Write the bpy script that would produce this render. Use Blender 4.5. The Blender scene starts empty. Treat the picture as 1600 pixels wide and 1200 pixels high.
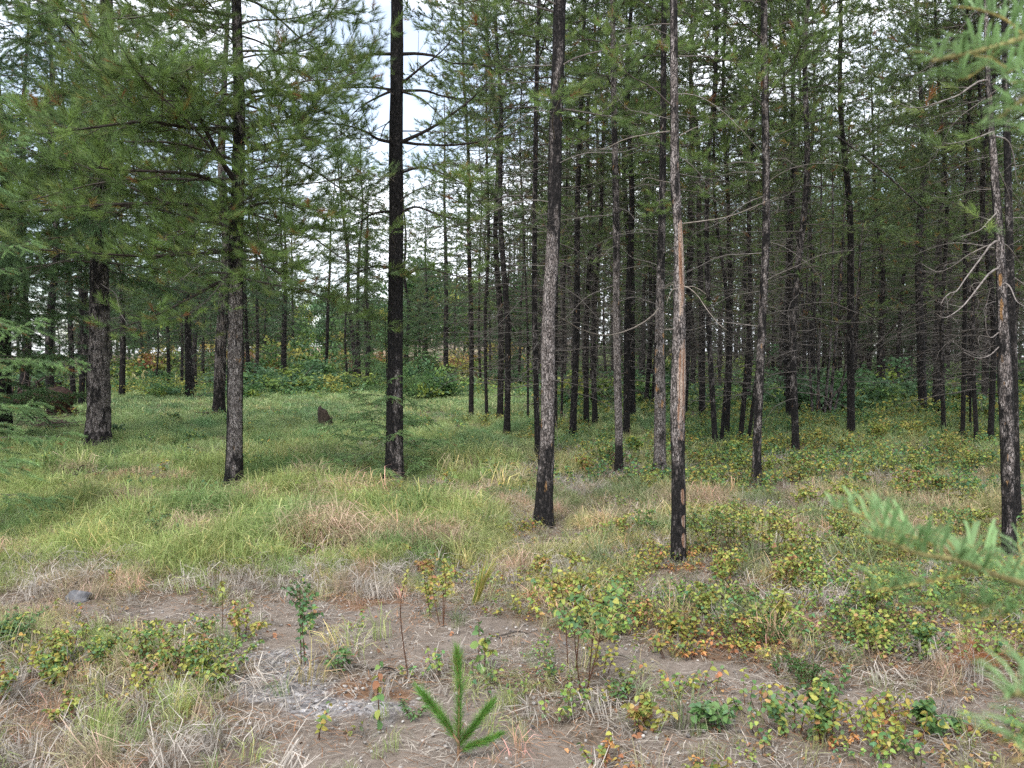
import bpy, math, random
import numpy as np
from mathutils import Vector, Matrix, Euler

# ------------------------------------------------------------------ camera, sky, sun, exposure
S = bpy.context.scene
COL = S.collection
F = 1331.0                       # focal length in photograph pixels (1600 wide)
CAM_H = 1.6
HOR = 555.0
PITCH = math.atan((600 - HOR) / F)
cam_d = bpy.data.cameras.new('camera')
cam = bpy.data.objects.new('camera', cam_d)
COL.objects.link(cam)
cam.location = (0, 0, CAM_H)
cam.rotation_euler = (math.pi / 2 - PITCH, 0, 0)
cam_d.sensor_width = 36
cam_d.lens = 36 * F / 1600
cam_d.clip_start = 0.02
cam_d.clip_end = 2000
cam_d.dof.use_dof = True
cam_d.dof.focus_distance = 9.0
cam_d.dof.aperture_fstop = 10.0
S.camera = cam

SUN_EL, SUN_AZ = math.radians(52), math.radians(205)   # behind the camera, a little to the left
SKY_STRENGTH = 0.11
SUN_STRENGTH = 1.5
CLOUD = (9.2, 9.6, 10.4)
S.view_settings.view_transform = 'Standard'
S.view_settings.look = 'None'
S.view_settings.gamma = 1
S.view_settings.use_curve_mapping = False
S.view_settings.exposure = 1.2

w = bpy.data.worlds.new('World')
S.world = w
w.use_nodes = True
nt = w.node_tree
for n in list(nt.nodes):
    nt.nodes.remove(n)
out = nt.nodes.new('ShaderNodeOutputWorld')
bg = nt.nodes.new('ShaderNodeBackground')
bg.inputs['Strength'].default_value = SKY_STRENGTH
sky = nt.nodes.new('ShaderNodeTexSky')
sky.sky_type = 'NISHITA'
sky.sun_disc = False
sky.sun_elevation = SUN_EL
sky.sun_rotation = SUN_AZ
sky.air_density = 1.0
tc = nt.nodes.new('ShaderNodeTexCoord')
mp = nt.nodes.new('ShaderNodeMapping')
mp.inputs['Scale'].default_value = (1, 1, 2.2)
mp.inputs['Location'].default_value = (3.1, 2.0, 0.2)
no = nt.nodes.new('ShaderNodeTexNoise')
no.inputs['Scale'].default_value = 2.6
no.inputs['Detail'].default_value = 7
no.inputs['Roughness'].default_value = 0.55
cr = nt.nodes.new('ShaderNodeValToRGB')
cr.color_ramp.elements[0].position = 0.42
cr.color_ramp.elements[1].position = 0.56
cr.color_ramp.elements[0].color = (.28, .28, .28, 1)
mx = nt.nodes.new('ShaderNodeMixRGB')
mx.inputs[2].default_value = (*CLOUD, 1)
L = nt.links.new
L(tc.outputs['Generated'], mp.inputs['Vector'])
L(mp.outputs[0], no.inputs['Vector'])
L(no.outputs['Fac'], cr.inputs[0])
L(cr.outputs[0], mx.inputs[0])
L(sky.outputs[0], mx.inputs[1])
L(mx.outputs[0], bg.inputs['Color'])
L(bg.outputs[0], out.inputs['Surface'])

sl = bpy.data.lights.new('sun', 'SUN')
sl.energy = SUN_STRENGTH
sl.angle = math.radians(14)
sl.color = (1.0, 0.96, 0.9)
sun = bpy.data.objects.new('sun', sl)
COL.objects.link(sun)
# direction towards the sun: Nishita rotation is measured from +Y clockwise seen from above
sd = Vector((math.sin(SUN_AZ) * math.cos(SUN_EL), math.cos(SUN_AZ) * math.cos(SUN_EL), math.sin(SUN_EL)))
sun.rotation_euler = sd.to_track_quat('Z', 'Y').to_euler()

c = S.cycles
c.max_bounces = 5
c.diffuse_bounces = 3
c.glossy_bounces = 1
c.transmission_bounces = 3
c.transparent_max_bounces = 4
c.use_denoising = False
c.use_adaptive_sampling = True
c.adaptive_threshold = 0.02
c.sample_clamp_indirect = 6
c.blur_glossy = 1.0

# ------------------------------------------------------------------ helpers
RS = np.random.RandomState


def hash3(i, j, k, seed=0):
    h = (i * 374761393 + j * 668265263 + k * 2147483647 % 1000003 + k * 1274126177 + seed * 974634777) & 0xffffffff
    h = ((h ^ (h >> 13)) * 1274126177) & 0xffffffff
    return ((h ^ (h >> 16)) & 0xffff) / 65535.0


def vn(x, y, z=0.0, seed=0):
    x, y, z = np.broadcast_arrays(np.asarray(x, float), np.asarray(y, float), np.asarray(z, float))
    i, j, k = np.floor(x).astype(np.int64), np.floor(y).astype(np.int64), np.floor(z).astype(np.int64)
    fx, fy, fz = x - i, y - j, z - k
    fx, fy, fz = [f * f * (3 - 2 * f) for f in (fx, fy, fz)]
    r = 0
    for a in (0, 1):
        for b in (0, 1):
            for d in (0, 1):
                r = r + hash3(i + a, j + b, k + d, seed) * (fx if a else 1 - fx) * (fy if b else 1 - fy) * (fz if d else 1 - fz)
    return r


def fbm(x, y, z=0.0, seed=0, o=3):
    s, a, t = 0, 0.5, 0
    for q in range(o):
        s = s + a * vn(np.asarray(x) * 2 ** q, np.asarray(y) * 2 ** q, np.asarray(z) * 2 ** q, seed + q)
        t += a
        a *= 0.5
    return s / t


def sstep(a, b, x):
    t = np.clip((np.asarray(x, float) - a) / (b - a), 0, 1)
    return t * t * (3 - 2 * t)


def ground(x, y):
    x = np.asarray(x, float)
    y = np.asarray(y, float)
    z = 0.10 * (fbm(x * 0.45, y * 0.45, 0, 5, 2) - 0.5) + 0.05 * (fbm(x * 1.9, y * 1.9, 0, 9, 2) - 0.5)
    z = z * sstep(0.5, 3.0, y)
    far = np.clip(y - 46, 0, None)
    z = z + 0.035 * far * np.exp(-((x + 8) / 60) ** 2) * sstep(0, 20, far)
    return z


def ray(px, py):
    a, b = (px - 800) / F, (600 - py) / F
    s, co = math.sin(PITCH), math.cos(PITCH)
    return Vector((a, co + b * s, -s + b * co))


def gpt(px, py):
    """ground point seen at a photograph pixel"""
    d = ray(px, py)
    t = CAM_H / max(1e-4, -d.z)
    for _ in range(12):
        p = d * t
        t = (CAM_H - float(ground(p.x, p.y))) / max(1e-4, -d.z)
    p = d * t
    return Vector((p.x, p.y, CAM_H + p.z))


def at(px, py, y):
    """point seen at a pixel, at depth y"""
    d = ray(px, py)
    t = y / d.y
    return Vector((d.x * t, y, CAM_H + d.z * t))


def project(P):
    P = np.asarray(P, float)
    s, co = math.sin(PITCH), math.cos(PITCH)
    z = P[..., 2] - CAM_H
    dep = P[..., 1] * co - z * s
    up = P[..., 1] * s + z * co
    dep = np.where(dep < 0.05, 0.05, dep)
    return 800 + F * P[..., 0] / dep, 600 - F * up / dep


def norm(a):
    return a / np.maximum(np.linalg.norm(a, axis=-1, keepdims=True), 1e-9)


class MB:
    """collects triangles with a colour per vertex"""

    def __init__(s):
        s.v, s.f, s.c, s.n = [], [], [], 0

    def add(s, v, f, col=(1, 1, 1)):
        v = np.asarray(v, float).reshape(-1, 3)
        f = np.asarray(f, np.int64).reshape(-1, 3)
        col = np.asarray(col, float)
        if col.ndim == 1:
            col = np.tile(col, (len(v), 1))
        s.v.append(v)
        s.f.append(f + s.n)
        s.c.append(col)
        s.n += len(v)

    def mesh(s, name, mat, smooth=True):
        me = bpy.data.meshes.new(name)
        if not s.v:
            return me
        v = np.concatenate(s.v).astype(np.float32)
        f = np.concatenate(s.f).astype(np.int32)
        col = np.concatenate(s.c).astype(np.float32)
        me.vertices.add(len(v))
        me.vertices.foreach_set('co', v.ravel())
        me.loops.add(len(f) * 3)
        me.loops.foreach_set('vertex_index', f.ravel())
        me.polygons.add(len(f))
        me.polygons.foreach_set('loop_start', np.arange(0, len(f) * 3, 3, dtype=np.int32))
        try:
            me.polygons.foreach_set('loop_total', np.full(len(f), 3, dtype=np.int32))
        except Exception:
            pass
        me.update(calc_edges=True)
        a = me.color_attributes.new('Col', 'FLOAT_COLOR', 'POINT')
        a.data.foreach_set('color', np.concatenate([col, np.ones((len(col), 1), np.float32)], 1).ravel())
        if smooth:
            me.polygons.foreach_set('use_smooth', np.ones(len(f), bool))
        me.materials.append(mat)
        return me


def link(name, me, parent=None, loc=None, rot=None, scale=None):
    o = bpy.data.objects.new(name, me)
    COL.objects.link(o)
    if parent is not None:
        o.parent = parent
    if loc is not None:
        o.location = loc
    if rot is not None:
        o.rotation_euler = rot
    if scale is not None:
        o.scale = scale if hasattr(scale, '__len__') else (scale,) * 3
    return o


def thing(name, label, cat, loc, rot=(0, 0, 0), group=None):
    o = link(name, None, None, loc, rot)
    o.empty_display_size = 0.1
    o['label'] = label
    o['category'] = cat
    if group:
        o['group'] = group
    return o


def tag(o, label, cat, group=None, kind=None):
    o['label'] = label
    if cat:
        o['category'] = cat
    if group:
        o['group'] = group
    if kind:
        o['kind'] = kind
    return o


def tube(P, R, sides=6, noise=None, cap=False):
    """tapered tube through points P with radii R; noise(ang, s, p) multiplies the radius"""
    P = np.asarray(P, float)
    n = len(P)
    R = np.asarray(R, float) * np.ones(n)
    T = norm(np.gradient(P, axis=0))
    ref = np.array([0.0, 0, 1]) if abs(T[0][2]) < 0.8 else np.array([0.0, 1, 0])
    A = norm(np.cross(T, ref))
    B = np.cross(T, A)
    ang = np.linspace(0, 2 * np.pi, sides, endpoint=False)
    ca, sa = np.cos(ang), np.sin(ang)
    rad = R[:, None] * np.ones((1, sides))
    if noise is not None:
        rad = rad * noise(ang[None, :], np.linspace(0, 1, n)[:, None], P)
    V = P[:, None, :] + rad[..., None] * (ca[None, :, None] * A[:, None, :] + sa[None, :, None] * B[:, None, :])
    i = np.arange(n - 1)[:, None] * sides
    j = np.arange(sides)[None, :]
    j2 = (j + 1) % sides
    a, b, c_, d = i + j, i + j2, i + sides + j2, i + sides + j
    F_ = np.concatenate([np.stack([a, c_, b], -1).reshape(-1, 3), np.stack([a, d, c_], -1).reshape(-1, 3)])
    V = V.reshape(-1, 3)
    if cap:
        V = np.concatenate([V, P[-1:]])
        k = (n - 1) * sides
        F_ = np.concatenate([F_, np.stack([k + j[0], np.full(sides, n * sides), k + j2[0]], -1)])
    return V, F_


def bez(pts, n):
    """smooth resample of a polyline (Catmull-Rom)"""
    P = np.asarray(pts, float)
    if len(P) < 3:
        t = np.linspace(0, 1, n)[:, None]
        return P[0] * (1 - t) + P[-1] * t
    Q = np.concatenate([[2 * P[0] - P[1]], P, [2 * P[-1] - P[-2]]])
    u = np.linspace(0, len(P) - 1 - 1e-6, n)
    i = u.astype(int)
    t = (u - i)[:, None]
    p0, p1, p2, p3 = Q[i], Q[i + 1], Q[i + 2], Q[i + 3]
    return 0.5 * (2 * p1 + (p2 - p0) * t + (2 * p0 - 5 * p1 + 4 * p2 - p3) * t ** 2 + (3 * p1 - p0 - 3 * p2 + p3) * t ** 3)


# ------------------------------------------------------------------ materials
def mat_new(name):
    m = bpy.data.materials.new(name)
    m.use_nodes = True
    t = m.node_tree
    for n in list(t.nodes):
        t.nodes.remove(n)
    return m, t


def N(t, typ, **kw):
    n = t.nodes.new(typ)
    for k, v in kw.items():
        if k.startswith('in_'):
            n.inputs[k[3:].replace('_', ' ')].default_value = v
        else:
            setattr(n, k, v)
    return n


def ramp(t, pts):
    r = t.nodes.new('ShaderNodeValToRGB')
    e = r.color_ramp.elements
    while len(e) < len(pts):
        e.new(0.5)
    for k, (p, col) in enumerate(pts):
        e[k].position = p
        e[k].color = (*col, 1) if len(col) == 3 else col
    return r


def leaf_mat(name, transl=0.35, rough=0.5, inst=False, spec=0.25):
    m, t = mat_new(name)
    l = t.links.new
    at_ = N(t, 'ShaderNodeAttribute', attribute_name='Col')
    col = at_.outputs['Color']
    if inst:
        ti = N(t, 'ShaderNodeAttribute', attribute_name='tint', attribute_type='INSTANCER')
        mu = N(t, 'ShaderNodeMixRGB', blend_type='MULTIPLY')
        mu.inputs[0].default_value = 1
        l(col, mu.inputs[1])
        l(ti.outputs['Color'], mu.inputs[2])
        col = mu.outputs[0]
    ge = N(t, 'ShaderNodeNewGeometry')
    nz = N(t, 'ShaderNodeTexNoise')
    nz.inputs['Scale'].default_value = 9.0
    nz.inputs['Detail'].default_value = 3
    l(ge.outputs['Position'], nz.inputs['Vector'])
    hsv = N(t, 'ShaderNodeHueSaturation')
    mr = N(t, 'ShaderNodeMapRange')
    mr.inputs['To Min'].default_value = 0.55
    mr.inputs['To Max'].default_value = 1.45
    l(nz.outputs['Fac'], mr.inputs['Value'])
    l(mr.outputs[0], hsv.inputs['Value'])
    l(col, hsv.inputs['Color'])
    p = N(t, 'ShaderNodeBsdfPrincipled')
    p.inputs['Roughness'].default_value = rough
    p.inputs['Specular IOR Level'].default_value = spec
    l(hsv.outputs[0], p.inputs['Base Color'])
    tr = N(t, 'ShaderNodeBsdfTranslucent')
    l(hsv.outputs[0], tr.inputs['Color'])
    ms = N(t, 'ShaderNodeMixShader')
    ms.inputs[0].default_value = transl
    l(p.outputs[0], ms.inputs[1])
    l(tr.outputs[0], ms.inputs[2])
    o = N(t, 'ShaderNodeOutputMaterial')
    l(ms.outputs[0], o.inputs['Surface'])
    return m


def bark_mat():
    """Col: R = blackness by side and height, charred feet included, G = bare wood, B = orange lichen and resin"""
    m, t = mat_new('bark')
    l = t.links.new
    a = N(t, 'ShaderNodeAttribute', attribute_name='Col')
    sep = N(t, 'ShaderNodeSeparateColor')
    l(a.outputs['Color'], sep.inputs[0])
    co = N(t, 'ShaderNodeTexCoord')
    oi = N(t, 'ShaderNodeObjectInfo')
    ad = N(t, 'ShaderNodeVectorMath', operation='ADD')
    l(co.outputs['Object'], ad.inputs[0])
    mul = N(t, 'ShaderNodeMath', operation='MULTIPLY')
    mul.inputs[1].default_value = 37
    l(oi.outputs['Random'], mul.inputs[0])
    l(mul.outputs[0], ad.inputs[1])
    mp_ = N(t, 'ShaderNodeMapping')
    mp_.inputs['Scale'].default_value = (1, 1, 0.38)
    l(ad.outputs[0], mp_.inputs['Vector'])
    vo = N(t, 'ShaderNodeTexVoronoi', feature='DISTANCE_TO_EDGE')
    vo.inputs['Scale'].default_value = 62
    nzw = N(t, 'ShaderNodeTexNoise')
    nzw.inputs['Scale'].default_value = 30
    nzw.inputs['Detail'].default_value = 4
    l(mp_.outputs[0], nzw.inputs['Vector'])
    mixv = N(t, 'ShaderNodeMixRGB')
    mixv.inputs[0].default_value = 0.06
    l(mp_.outputs[0], mixv.inputs[1])
    l(nzw.outputs['Color'], mixv.inputs[2])
    l(mixv.outputs[0], vo.inputs['Vector'])
    crack = ramp(t, [(0.0, (0, 0, 0)), (0.16, (1, 1, 1))])
    l(vo.outputs['Distance'], crack.inputs[0])
    n1 = N(t, 'ShaderNodeTexNoise')
    n1.inputs['Scale'].default_value = 38
    n1.inputs['Detail'].default_value = 8
    n1.inputs['Roughness'].default_value = 0.7
    l(mp_.outputs[0], n1.inputs['Vector'])
    plate = ramp(t, [(0.28, (0.07, 0.056, 0.05)), (0.46, (0.19, 0.16, 0.145)), (0.58, (0.33, 0.29, 0.27)), (0.8, (0.44, 0.41, 0.39))])
    l(n1.outputs['Fac'], plate.inputs[0])
    n2 = N(t, 'ShaderNodeTexNoise')
    n2.inputs['Scale'].default_value = 60
    n2.inputs['Detail'].default_value = 5
    l(mp_.outputs[0], n2.inputs['Vector'])
    dark = ramp(t, [(0.35, (0.008, 0.0075, 0.0075)), (0.58, (0.022, 0.019, 0.018)), (0.72, (0.075, 0.066, 0.062)), (0.85, (0.17, 0.15, 0.14))])
    l(n2.outputs['Fac'], dark.inputs[0])
    # blackened bark with ragged border
    n3 = N(t, 'ShaderNodeTexNoise')
    n3.inputs['Scale'].default_value = 13
    n3.inputs['Detail'].default_value = 6
    n3.inputs['Roughness'].default_value = 0.65
    l(mp_.outputs[0], n3.inputs['Vector'])
    s1 = N(t, 'ShaderNodeMath', operation='SUBTRACT')
    l(sep.outputs[0], s1.inputs[0])
    l(n3.outputs['Fac'], s1.inputs[1])
    s2 = N(t, 'ShaderNodeMapRange')
    s2.inputs['From Min'].default_value = -0.06
    s2.inputs['From Max'].default_value = 0.06
    l(s1.outputs[0], s2.inputs['Value'])
    m1 = N(t, 'ShaderNodeMixRGB')
    l(s2.outputs[0], m1.inputs[0])
    crk = N(t, 'ShaderNodeMixRGB')
    crk.inputs[1].default_value = (0.02, 0.017, 0.015, 1)
    l(crack.outputs[0], crk.inputs[0])
    l(plate.outputs[0], crk.inputs[2])
    l(crk.outputs[0], m1.inputs[1])
    l(dark.outputs[0], m1.inputs[2])
    # orange lichen/resin
    n4 = N(t, 'ShaderNodeTexNoise')
    n4.inputs['Scale'].default_value = 20
    n4.inputs['Detail'].default_value = 6
    l(mp_.outputs[0], n4.inputs['Vector'])
    s3 = N(t, 'ShaderNodeMath', operation='SUBTRACT')
    l(sep.outputs[2], s3.inputs[0])
    l(n4.outputs['Fac'], s3.inputs[1])
    s4 = N(t, 'ShaderNodeMapRange')
    s4.inputs['From Min'].default_value = -0.03
    s4.inputs['From Max'].default_value = 0.05
    l(s3.outputs[0], s4.inputs['Value'])
    m2 = N(t, 'ShaderNodeMixRGB')
    m2.inputs[2].default_value = (0.30, 0.17, 0.075, 1)
    l(s4.outputs[0], m2.inputs[0])
    l(m1.outputs[0], m2.inputs[1])
    # bare wood, streaked along the grain
    mp2 = N(t, 'ShaderNodeMapping')
    mp2.inputs['Scale'].default_value = (60, 60, 2.2)
    l(co.outputs['Object'], mp2.inputs['Vector'])
    n5 = N(t, 'ShaderNodeTexNoise')
    n5.inputs['Scale'].default_value = 1
    n5.inputs['Detail'].default_value = 5
    l(mp2.outputs[0], n5.inputs['Vector'])
    wood = ramp(t, [(0.3, (0.10, 0.05, 0.032)), (0.45, (0.30, 0.165, 0.10)), (0.58, (0.36, 0.30, 0.26)), (0.7, (0.50, 0.36, 0.25))])
    l(n5.outputs['Fac'], wood.inputs[0])
    m3 = N(t, 'ShaderNodeMixRGB')
    s5 = N(t, 'ShaderNodeMath', operation='SUBTRACT')
    l(sep.outputs[1], s5.inputs[0])
    l(n3.outputs['Fac'], s5.inputs[1])
    s6 = N(t, 'ShaderNodeMapRange')
    s6.inputs['From Min'].default_value = -0.02
    s6.inputs['From Max'].default_value = 0.04
    l(s5.outputs[0], s6.inputs['Value'])
    l(s6.outputs[0], m3.inputs[0])
    l(m2.outputs[0], m3.inputs[1])
    l(wood.outputs[0], m3.inputs[2])
    p = N(t, 'ShaderNodeBsdfPrincipled')
    p.inputs['Roughness'].default_value = 0.85
    p.inputs['Specular IOR Level'].default_value = 0.2
    l(m3.outputs[0], p.inputs['Base Color'])
    hm = N(t, 'ShaderNodeMath', operation='ADD')
    l(crack.outputs[0], hm.inputs[0])
    l(n1.outputs['Fac'], hm.inputs[1])
    bu = N(t, 'ShaderNodeBump')
    bu.inputs['Strength'].default_value = 0.8
    bu.inputs['Distance'].default_value = 0.012
    l(hm.outputs[0], bu.inputs['Height'])
    l(bu.outputs[0], p.inputs['Normal'])
    o = N(t, 'ShaderNodeOutputMaterial')
    l(p.outputs[0], o.inputs['Surface'])
    return m


def simple_mat(name, c1, c2, scale=20, rough=0.85, stretch=(1, 1, 1), attr=False, bump=0.3, dist=0.01):
    m, t = mat_new(name)
    l = t.links.new
    co = N(t, 'ShaderNodeTexCoord')
    mp_ = N(t, 'ShaderNodeMapping')
    mp_.inputs['Scale'].default_value = stretch
    l(co.outputs['Object'], mp_.inputs['Vector'])
    nz = N(t, 'ShaderNodeTexNoise')
    nz.inputs['Scale'].default_value = scale
    nz.inputs['Detail'].default_value = 6
    nz.inputs['Roughness'].default_value = 0.65
    l(mp_.outputs[0], nz.inputs['Vector'])
    r = ramp(t, [(0.3, c1), (0.7, c2)])
    l(nz.outputs['Fac'], r.inputs[0])
    col = r.outputs[0]
    if attr:
        a = N(t, 'ShaderNodeAttribute', attribute_name='Col')
        mu = N(t, 'ShaderNodeMixRGB', blend_type='MULTIPLY')
        mu.inputs[0].default_value = 1
        l(col, mu.inputs[1])
        l(a.outputs['Color'], mu.inputs[2])
        col = mu.outputs[0]
    p = N(t, 'ShaderNodeBsdfPrincipled')
    p.inputs['Roughness'].default_value = rough
    p.inputs['Specular IOR Level'].default_value = 0.2
    l(col, p.inputs['Base Color'])
    bu = N(t, 'ShaderNodeBump')
    bu.inputs['Strength'].default_value = bump
    bu.inputs['Distance'].default_value = dist
    l(nz.outputs['Fac'], bu.inputs['Height'])
    l(bu.outputs[0], p.inputs['Normal'])
    o = N(t, 'ShaderNodeOutputMaterial')
    l(p.outputs[0], o.inputs['Surface'])
    return m


def soil_mat():
    """Col: R = bare soil, G = grey gravel, B = rusty needle litter"""
    m, t = mat_new('forest_soil')
    l = t.links.new
    ge = N(t, 'ShaderNodeNewGeometry')
    a = N(t, 'ShaderNodeAttribute', attribute_name='Col')
    sep = N(t, 'ShaderNodeSeparateColor')
    l(a.outputs['Color'], sep.inputs[0])

    def noise(s, d=6, r=0.6):
        n = N(t, 'ShaderNodeTexNoise')
        n.inputs['Scale'].default_value = s
        n.inputs['Detail'].default_value = d
        n.inputs['Roughness'].default_value = r
        l(ge.outputs['Position'], n.inputs['Vector'])
        return n
    n1, n2, n3 = noise(4, 8, 0.7), noise(38, 6, 0.7), noise(1.1, 4)
    litter = ramp(t, [(0.3, (0.05, 0.037, 0.027)), (0.5, (0.13, 0.098, 0.07)), (0.7, (0.25, 0.2, 0.15))])
    l(n2.outputs['Fac'], litter.inputs[0])
    soil = ramp(t, [(0.25, (0.10, 0.083, 0.07)), (0.5, (0.195, 0.158, 0.128)), (0.75, (0.31, 0.262, 0.222))])
    ma = N(t, 'ShaderNodeMath', operation='ADD')
    mb_ = N(t, 'ShaderNodeMath', operation='MULTIPLY')
    mb_.inputs[1].default_value = 0.5
    l(n1.outputs['Fac'], ma.inputs[0])
    l(n2.outputs['Fac'], ma.inputs[1])
    l(ma.outputs[0], mb_.inputs[0])
    l(mb_.outputs[0], soil.inputs[0])
    vo = N(t, 'ShaderNodeTexVoronoi')
    vo.inputs['Scale'].default_value = 55
    l(ge.outputs['Position'], vo.inputs['Vector'])
    gsep = N(t, 'ShaderNodeSeparateColor')
    l(vo.outputs['Color'], gsep.inputs[0])
    grav = ramp(t, [(0.0, (0.10, 0.092, 0.09)), (0.5, (0.21, 0.195, 0.19)), (0.85, (0.31, 0.295, 0.29)), (1.0, (0.48, 0.46, 0.455))])
    l(gsep.outputs[0], grav.inputs[0])
    rust = ramp(t, [(0.3, (0.10, 0.06, 0.038)), (0.6, (0.23, 0.135, 0.08)), (0.8, (0.33, 0.22, 0.14))])
    l(n2.outputs['Fac'], rust.inputs[0])

    def mix(fac, c1, c2, bias=0.5):
        s1 = N(t, 'ShaderNodeMath', operation='ADD')
        l(fac, s1.inputs[0])
        l(n1.outputs['Fac'], s1.inputs[1])
        mr = N(t, 'ShaderNodeMapRange')
        mr.inputs['From Min'].default_value = 0.5 + bias - 0.15
        mr.inputs['From Max'].default_value = 0.5 + bias + 0.15
        l(s1.outputs[0], mr.inputs['Value'])
        x = N(t, 'ShaderNodeMixRGB')
        l(mr.outputs[0], x.inputs[0])
        l(c1, x.inputs[1])
        l(c2, x.inputs[2])
        return x.outputs[0]
    c_ = mix(sep.outputs[0], litter.outputs[0], soil.outputs[0])
    c_ = mix(sep.outputs[1], c_, grav.outputs[0])
    c_ = mix(sep.outputs[2], c_, rust.outputs[0])
    p = N(t, 'ShaderNodeBsdfPrincipled')
    p.inputs['Roughness'].default_value = 0.95
    p.inputs['Specular IOR Level'].default_value = 0.15
    l(c_, p.inputs['Base Color'])
    bu = N(t, 'ShaderNodeBump')
    bu.inputs['Strength'].default_value = 0.7
    bu.inputs['Distance'].default_value = 0.02
    l(n2.outputs['Fac'], bu.inputs['Height'])
    l(bu.outputs[0], p.inputs['Normal'])
    o = N(t, 'ShaderNodeOutputMaterial')
    l(p.outputs[0], o.inputs['Surface'])
    return m


M_BARK = bark_mat()
M_TWIG = simple_mat('dead_twig', (0.09, 0.078, 0.07), (0.30, 0.275, 0.255), 30, attr=True)
M_NEEDLE = leaf_mat('needles', 0.42, 0.5)
M_LEAF = leaf_mat('leaves', 0.35, 0.5)
M_GRASS = leaf_mat('grass_blades', 0.35, 0.6, inst=True)
M_LITTER = leaf_mat('litter', 0.1, 0.8, inst=True, spec=0.1)
M_SOIL = soil_mat()
M_ROCK = simple_mat('rock', (0.07, 0.07, 0.073), (0.24, 0.24, 0.25), 16, bump=0.9)
M_STEM = simple_mat('plant_stem', (0.07, 0.04, 0.03), (0.2, 0.12, 0.09), 40, attr=True)
M_CHAR = simple_mat('charred_wood', (0.012, 0.010, 0.010), (0.10, 0.075, 0.06), 18, stretch=(1, 1, 0.3), bump=0.8)
M_ROT = simple_mat('rotten_wood', (0.07, 0.028, 0.016), (0.30, 0.14, 0.08), 22, bump=0.8)

# ------------------------------------------------------------------ where the ground is bare, grassy, leafy (world layout read off the photograph)
BAND = np.array([[-400, 945, 14], [0, 945, 14], [150, 958, 16], [300, 955, 22], [450, 985, 42], [600, 985, 55], [750, 1012, 50], [900, 1035, 38],
                 [1050, 1058, 36], [1200, 1090, 40], [1350, 1095, 32], [1500, 1110, 32], [2000, 1120, 32]], float)


def blob(px, py, cx, cy, rx, ry):
    return np.exp(-(((px - cx) / rx) ** 2 + ((py - cy) / ry) ** 2) ** 1.5)


def zones(px, py, x, y):
    jx = (fbm(x * 2.1, y * 2.1, 0, 31, 3) - 0.5) * 2
    jy = (fbm(x * 2.1, y * 2.1, 0, 37, 3) - 0.5) * 2
    X, Y = px + jx * 70, py + jy * 45
    cy = np.interp(X, BAND[:, 0], BAND[:, 1])
    hw = np.interp(X, BAND[:, 0], BAND[:, 2])
    bare = np.exp(-(np.abs(Y - cy) / (hw * 0.9)) ** 3)
    bare = np.maximum(bare, 0.9 * blob(X, Y, 640, 1140, 260, 80))
    bare = np.maximum(bare, 0.75 * blob(X, Y, 1150, 1120, 300, 40))
    bare = np.maximum(bare, 0.75 * blob(X, Y, 1260, 960, 60, 45))
    bare = np.maximum(bare, 0.7 * blob(X, Y, 900, 1180, 900, 50))
    bare = np.maximum(bare, 0.6 * blob(X, Y, 1420, 790, 110, 20))
    bare = np.maximum(bare, 0.6 * blob(X, Y, 1180, 772, 70, 14))
    grav = blob(X, Y, 450, 1055, 95, 55) + 0.8 * blob(X, Y, 580, 1100, 80, 40)
    rust = 0.9 * blob(X, Y, 560, 955, 90, 16) + 0.9 * blob(X, Y, 1250, 975, 45, 18) + 0.8 * blob(X, Y, 160, 745, 35, 9) \
        + 0.9 * blob(X, Y, 600, 1085, 60, 25) + 0.8 * blob(X, Y, 1500, 1035, 90, 25) + 0.5 * blob(X, Y, 1150, 1000, 160, 60) \
        + 0.5 * blob(X, Y, 1250, 800, 250, 40)
    left = 1 - sstep(640, 1060, X)
    g = (1 - sstep(890, 945, Y)) * (0.55 + 0.45 * left)
    g = g * np.where(X > 1080, 0.75, 1)
    g = np.maximum(g, 0.55 * sstep(940, 985, Y) * (1 - sstep(330, 420, X)))
    g = np.maximum(g, 0.5 * blob(X, Y, 490, 1110, 40, 45))
    g = np.maximum(g, 0.5 * blob(X, Y, 690, 1040, 30, 25))
    g = np.maximum(g, 0.35 * blob(X, Y, 840, 1090, 60, 30))
    g = np.maximum(g, 0.13 + 0 * X)
    green = np.clip(g * (1 - 0.80 * np.clip(bare, 0, 1)), 0, 1)
    s = 0.22 + 0.75 * np.exp(-((Y - 890) / 50) ** 2) + 0.35 * sstep(980, 1060, Y) * (1 - sstep(350, 430, X)) + 0.45 * blob(X, Y, 850, 1110, 60, 30) \
        + 0.7 * blob(X, Y, 570, 915, 90, 12) + 0.35 * blob(X, Y, 950, 760, 350, 90) + 0.25 * blob(X, Y, 1250, 880, 300, 120)
    s = s * (0.4 + 0.6 * sstep(690, 780, Y))
    straw = np.clip(s * (1 - 0.8 * np.clip(bare, 0, 1)), 0, 1.1)
    lf = 0.85 * sstep(1020, 1120, X) * (1 - sstep(925, 980, Y)) + 0.55 * blob(X, Y, 230, 1030, 190, 60) + 0.7 * blob(X, Y, 930, 960, 130, 55) \
        + 0.65 * blob(X, Y, 1130, 1000, 110, 50) + 0.55 * blob(X, Y, 1430, 1000, 160, 80) + 0.3 * blob(X, Y, 830, 880, 250, 50) \
        + 0.4 * blob(X, Y, 1040, 1120, 160, 22) + 0.4 * blob(X, Y, 1300, 1120, 160, 30) + 0.05 + 0.36 * sstep(700, 1000, X) + 0.9 * (1 - sstep(620, 665, Y)) * sstep(30, 160, X)
    leafy = np.clip(lf * (1 - 0.75 * np.clip(bare, 0, 1)), 0, 1)
    return dict(bare=np.clip(bare, 0, 1), grav=np.clip(grav, 0, 1), rust=np.clip(rust, 0, 1), green=green, straw=straw, leafy=leafy)


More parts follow.
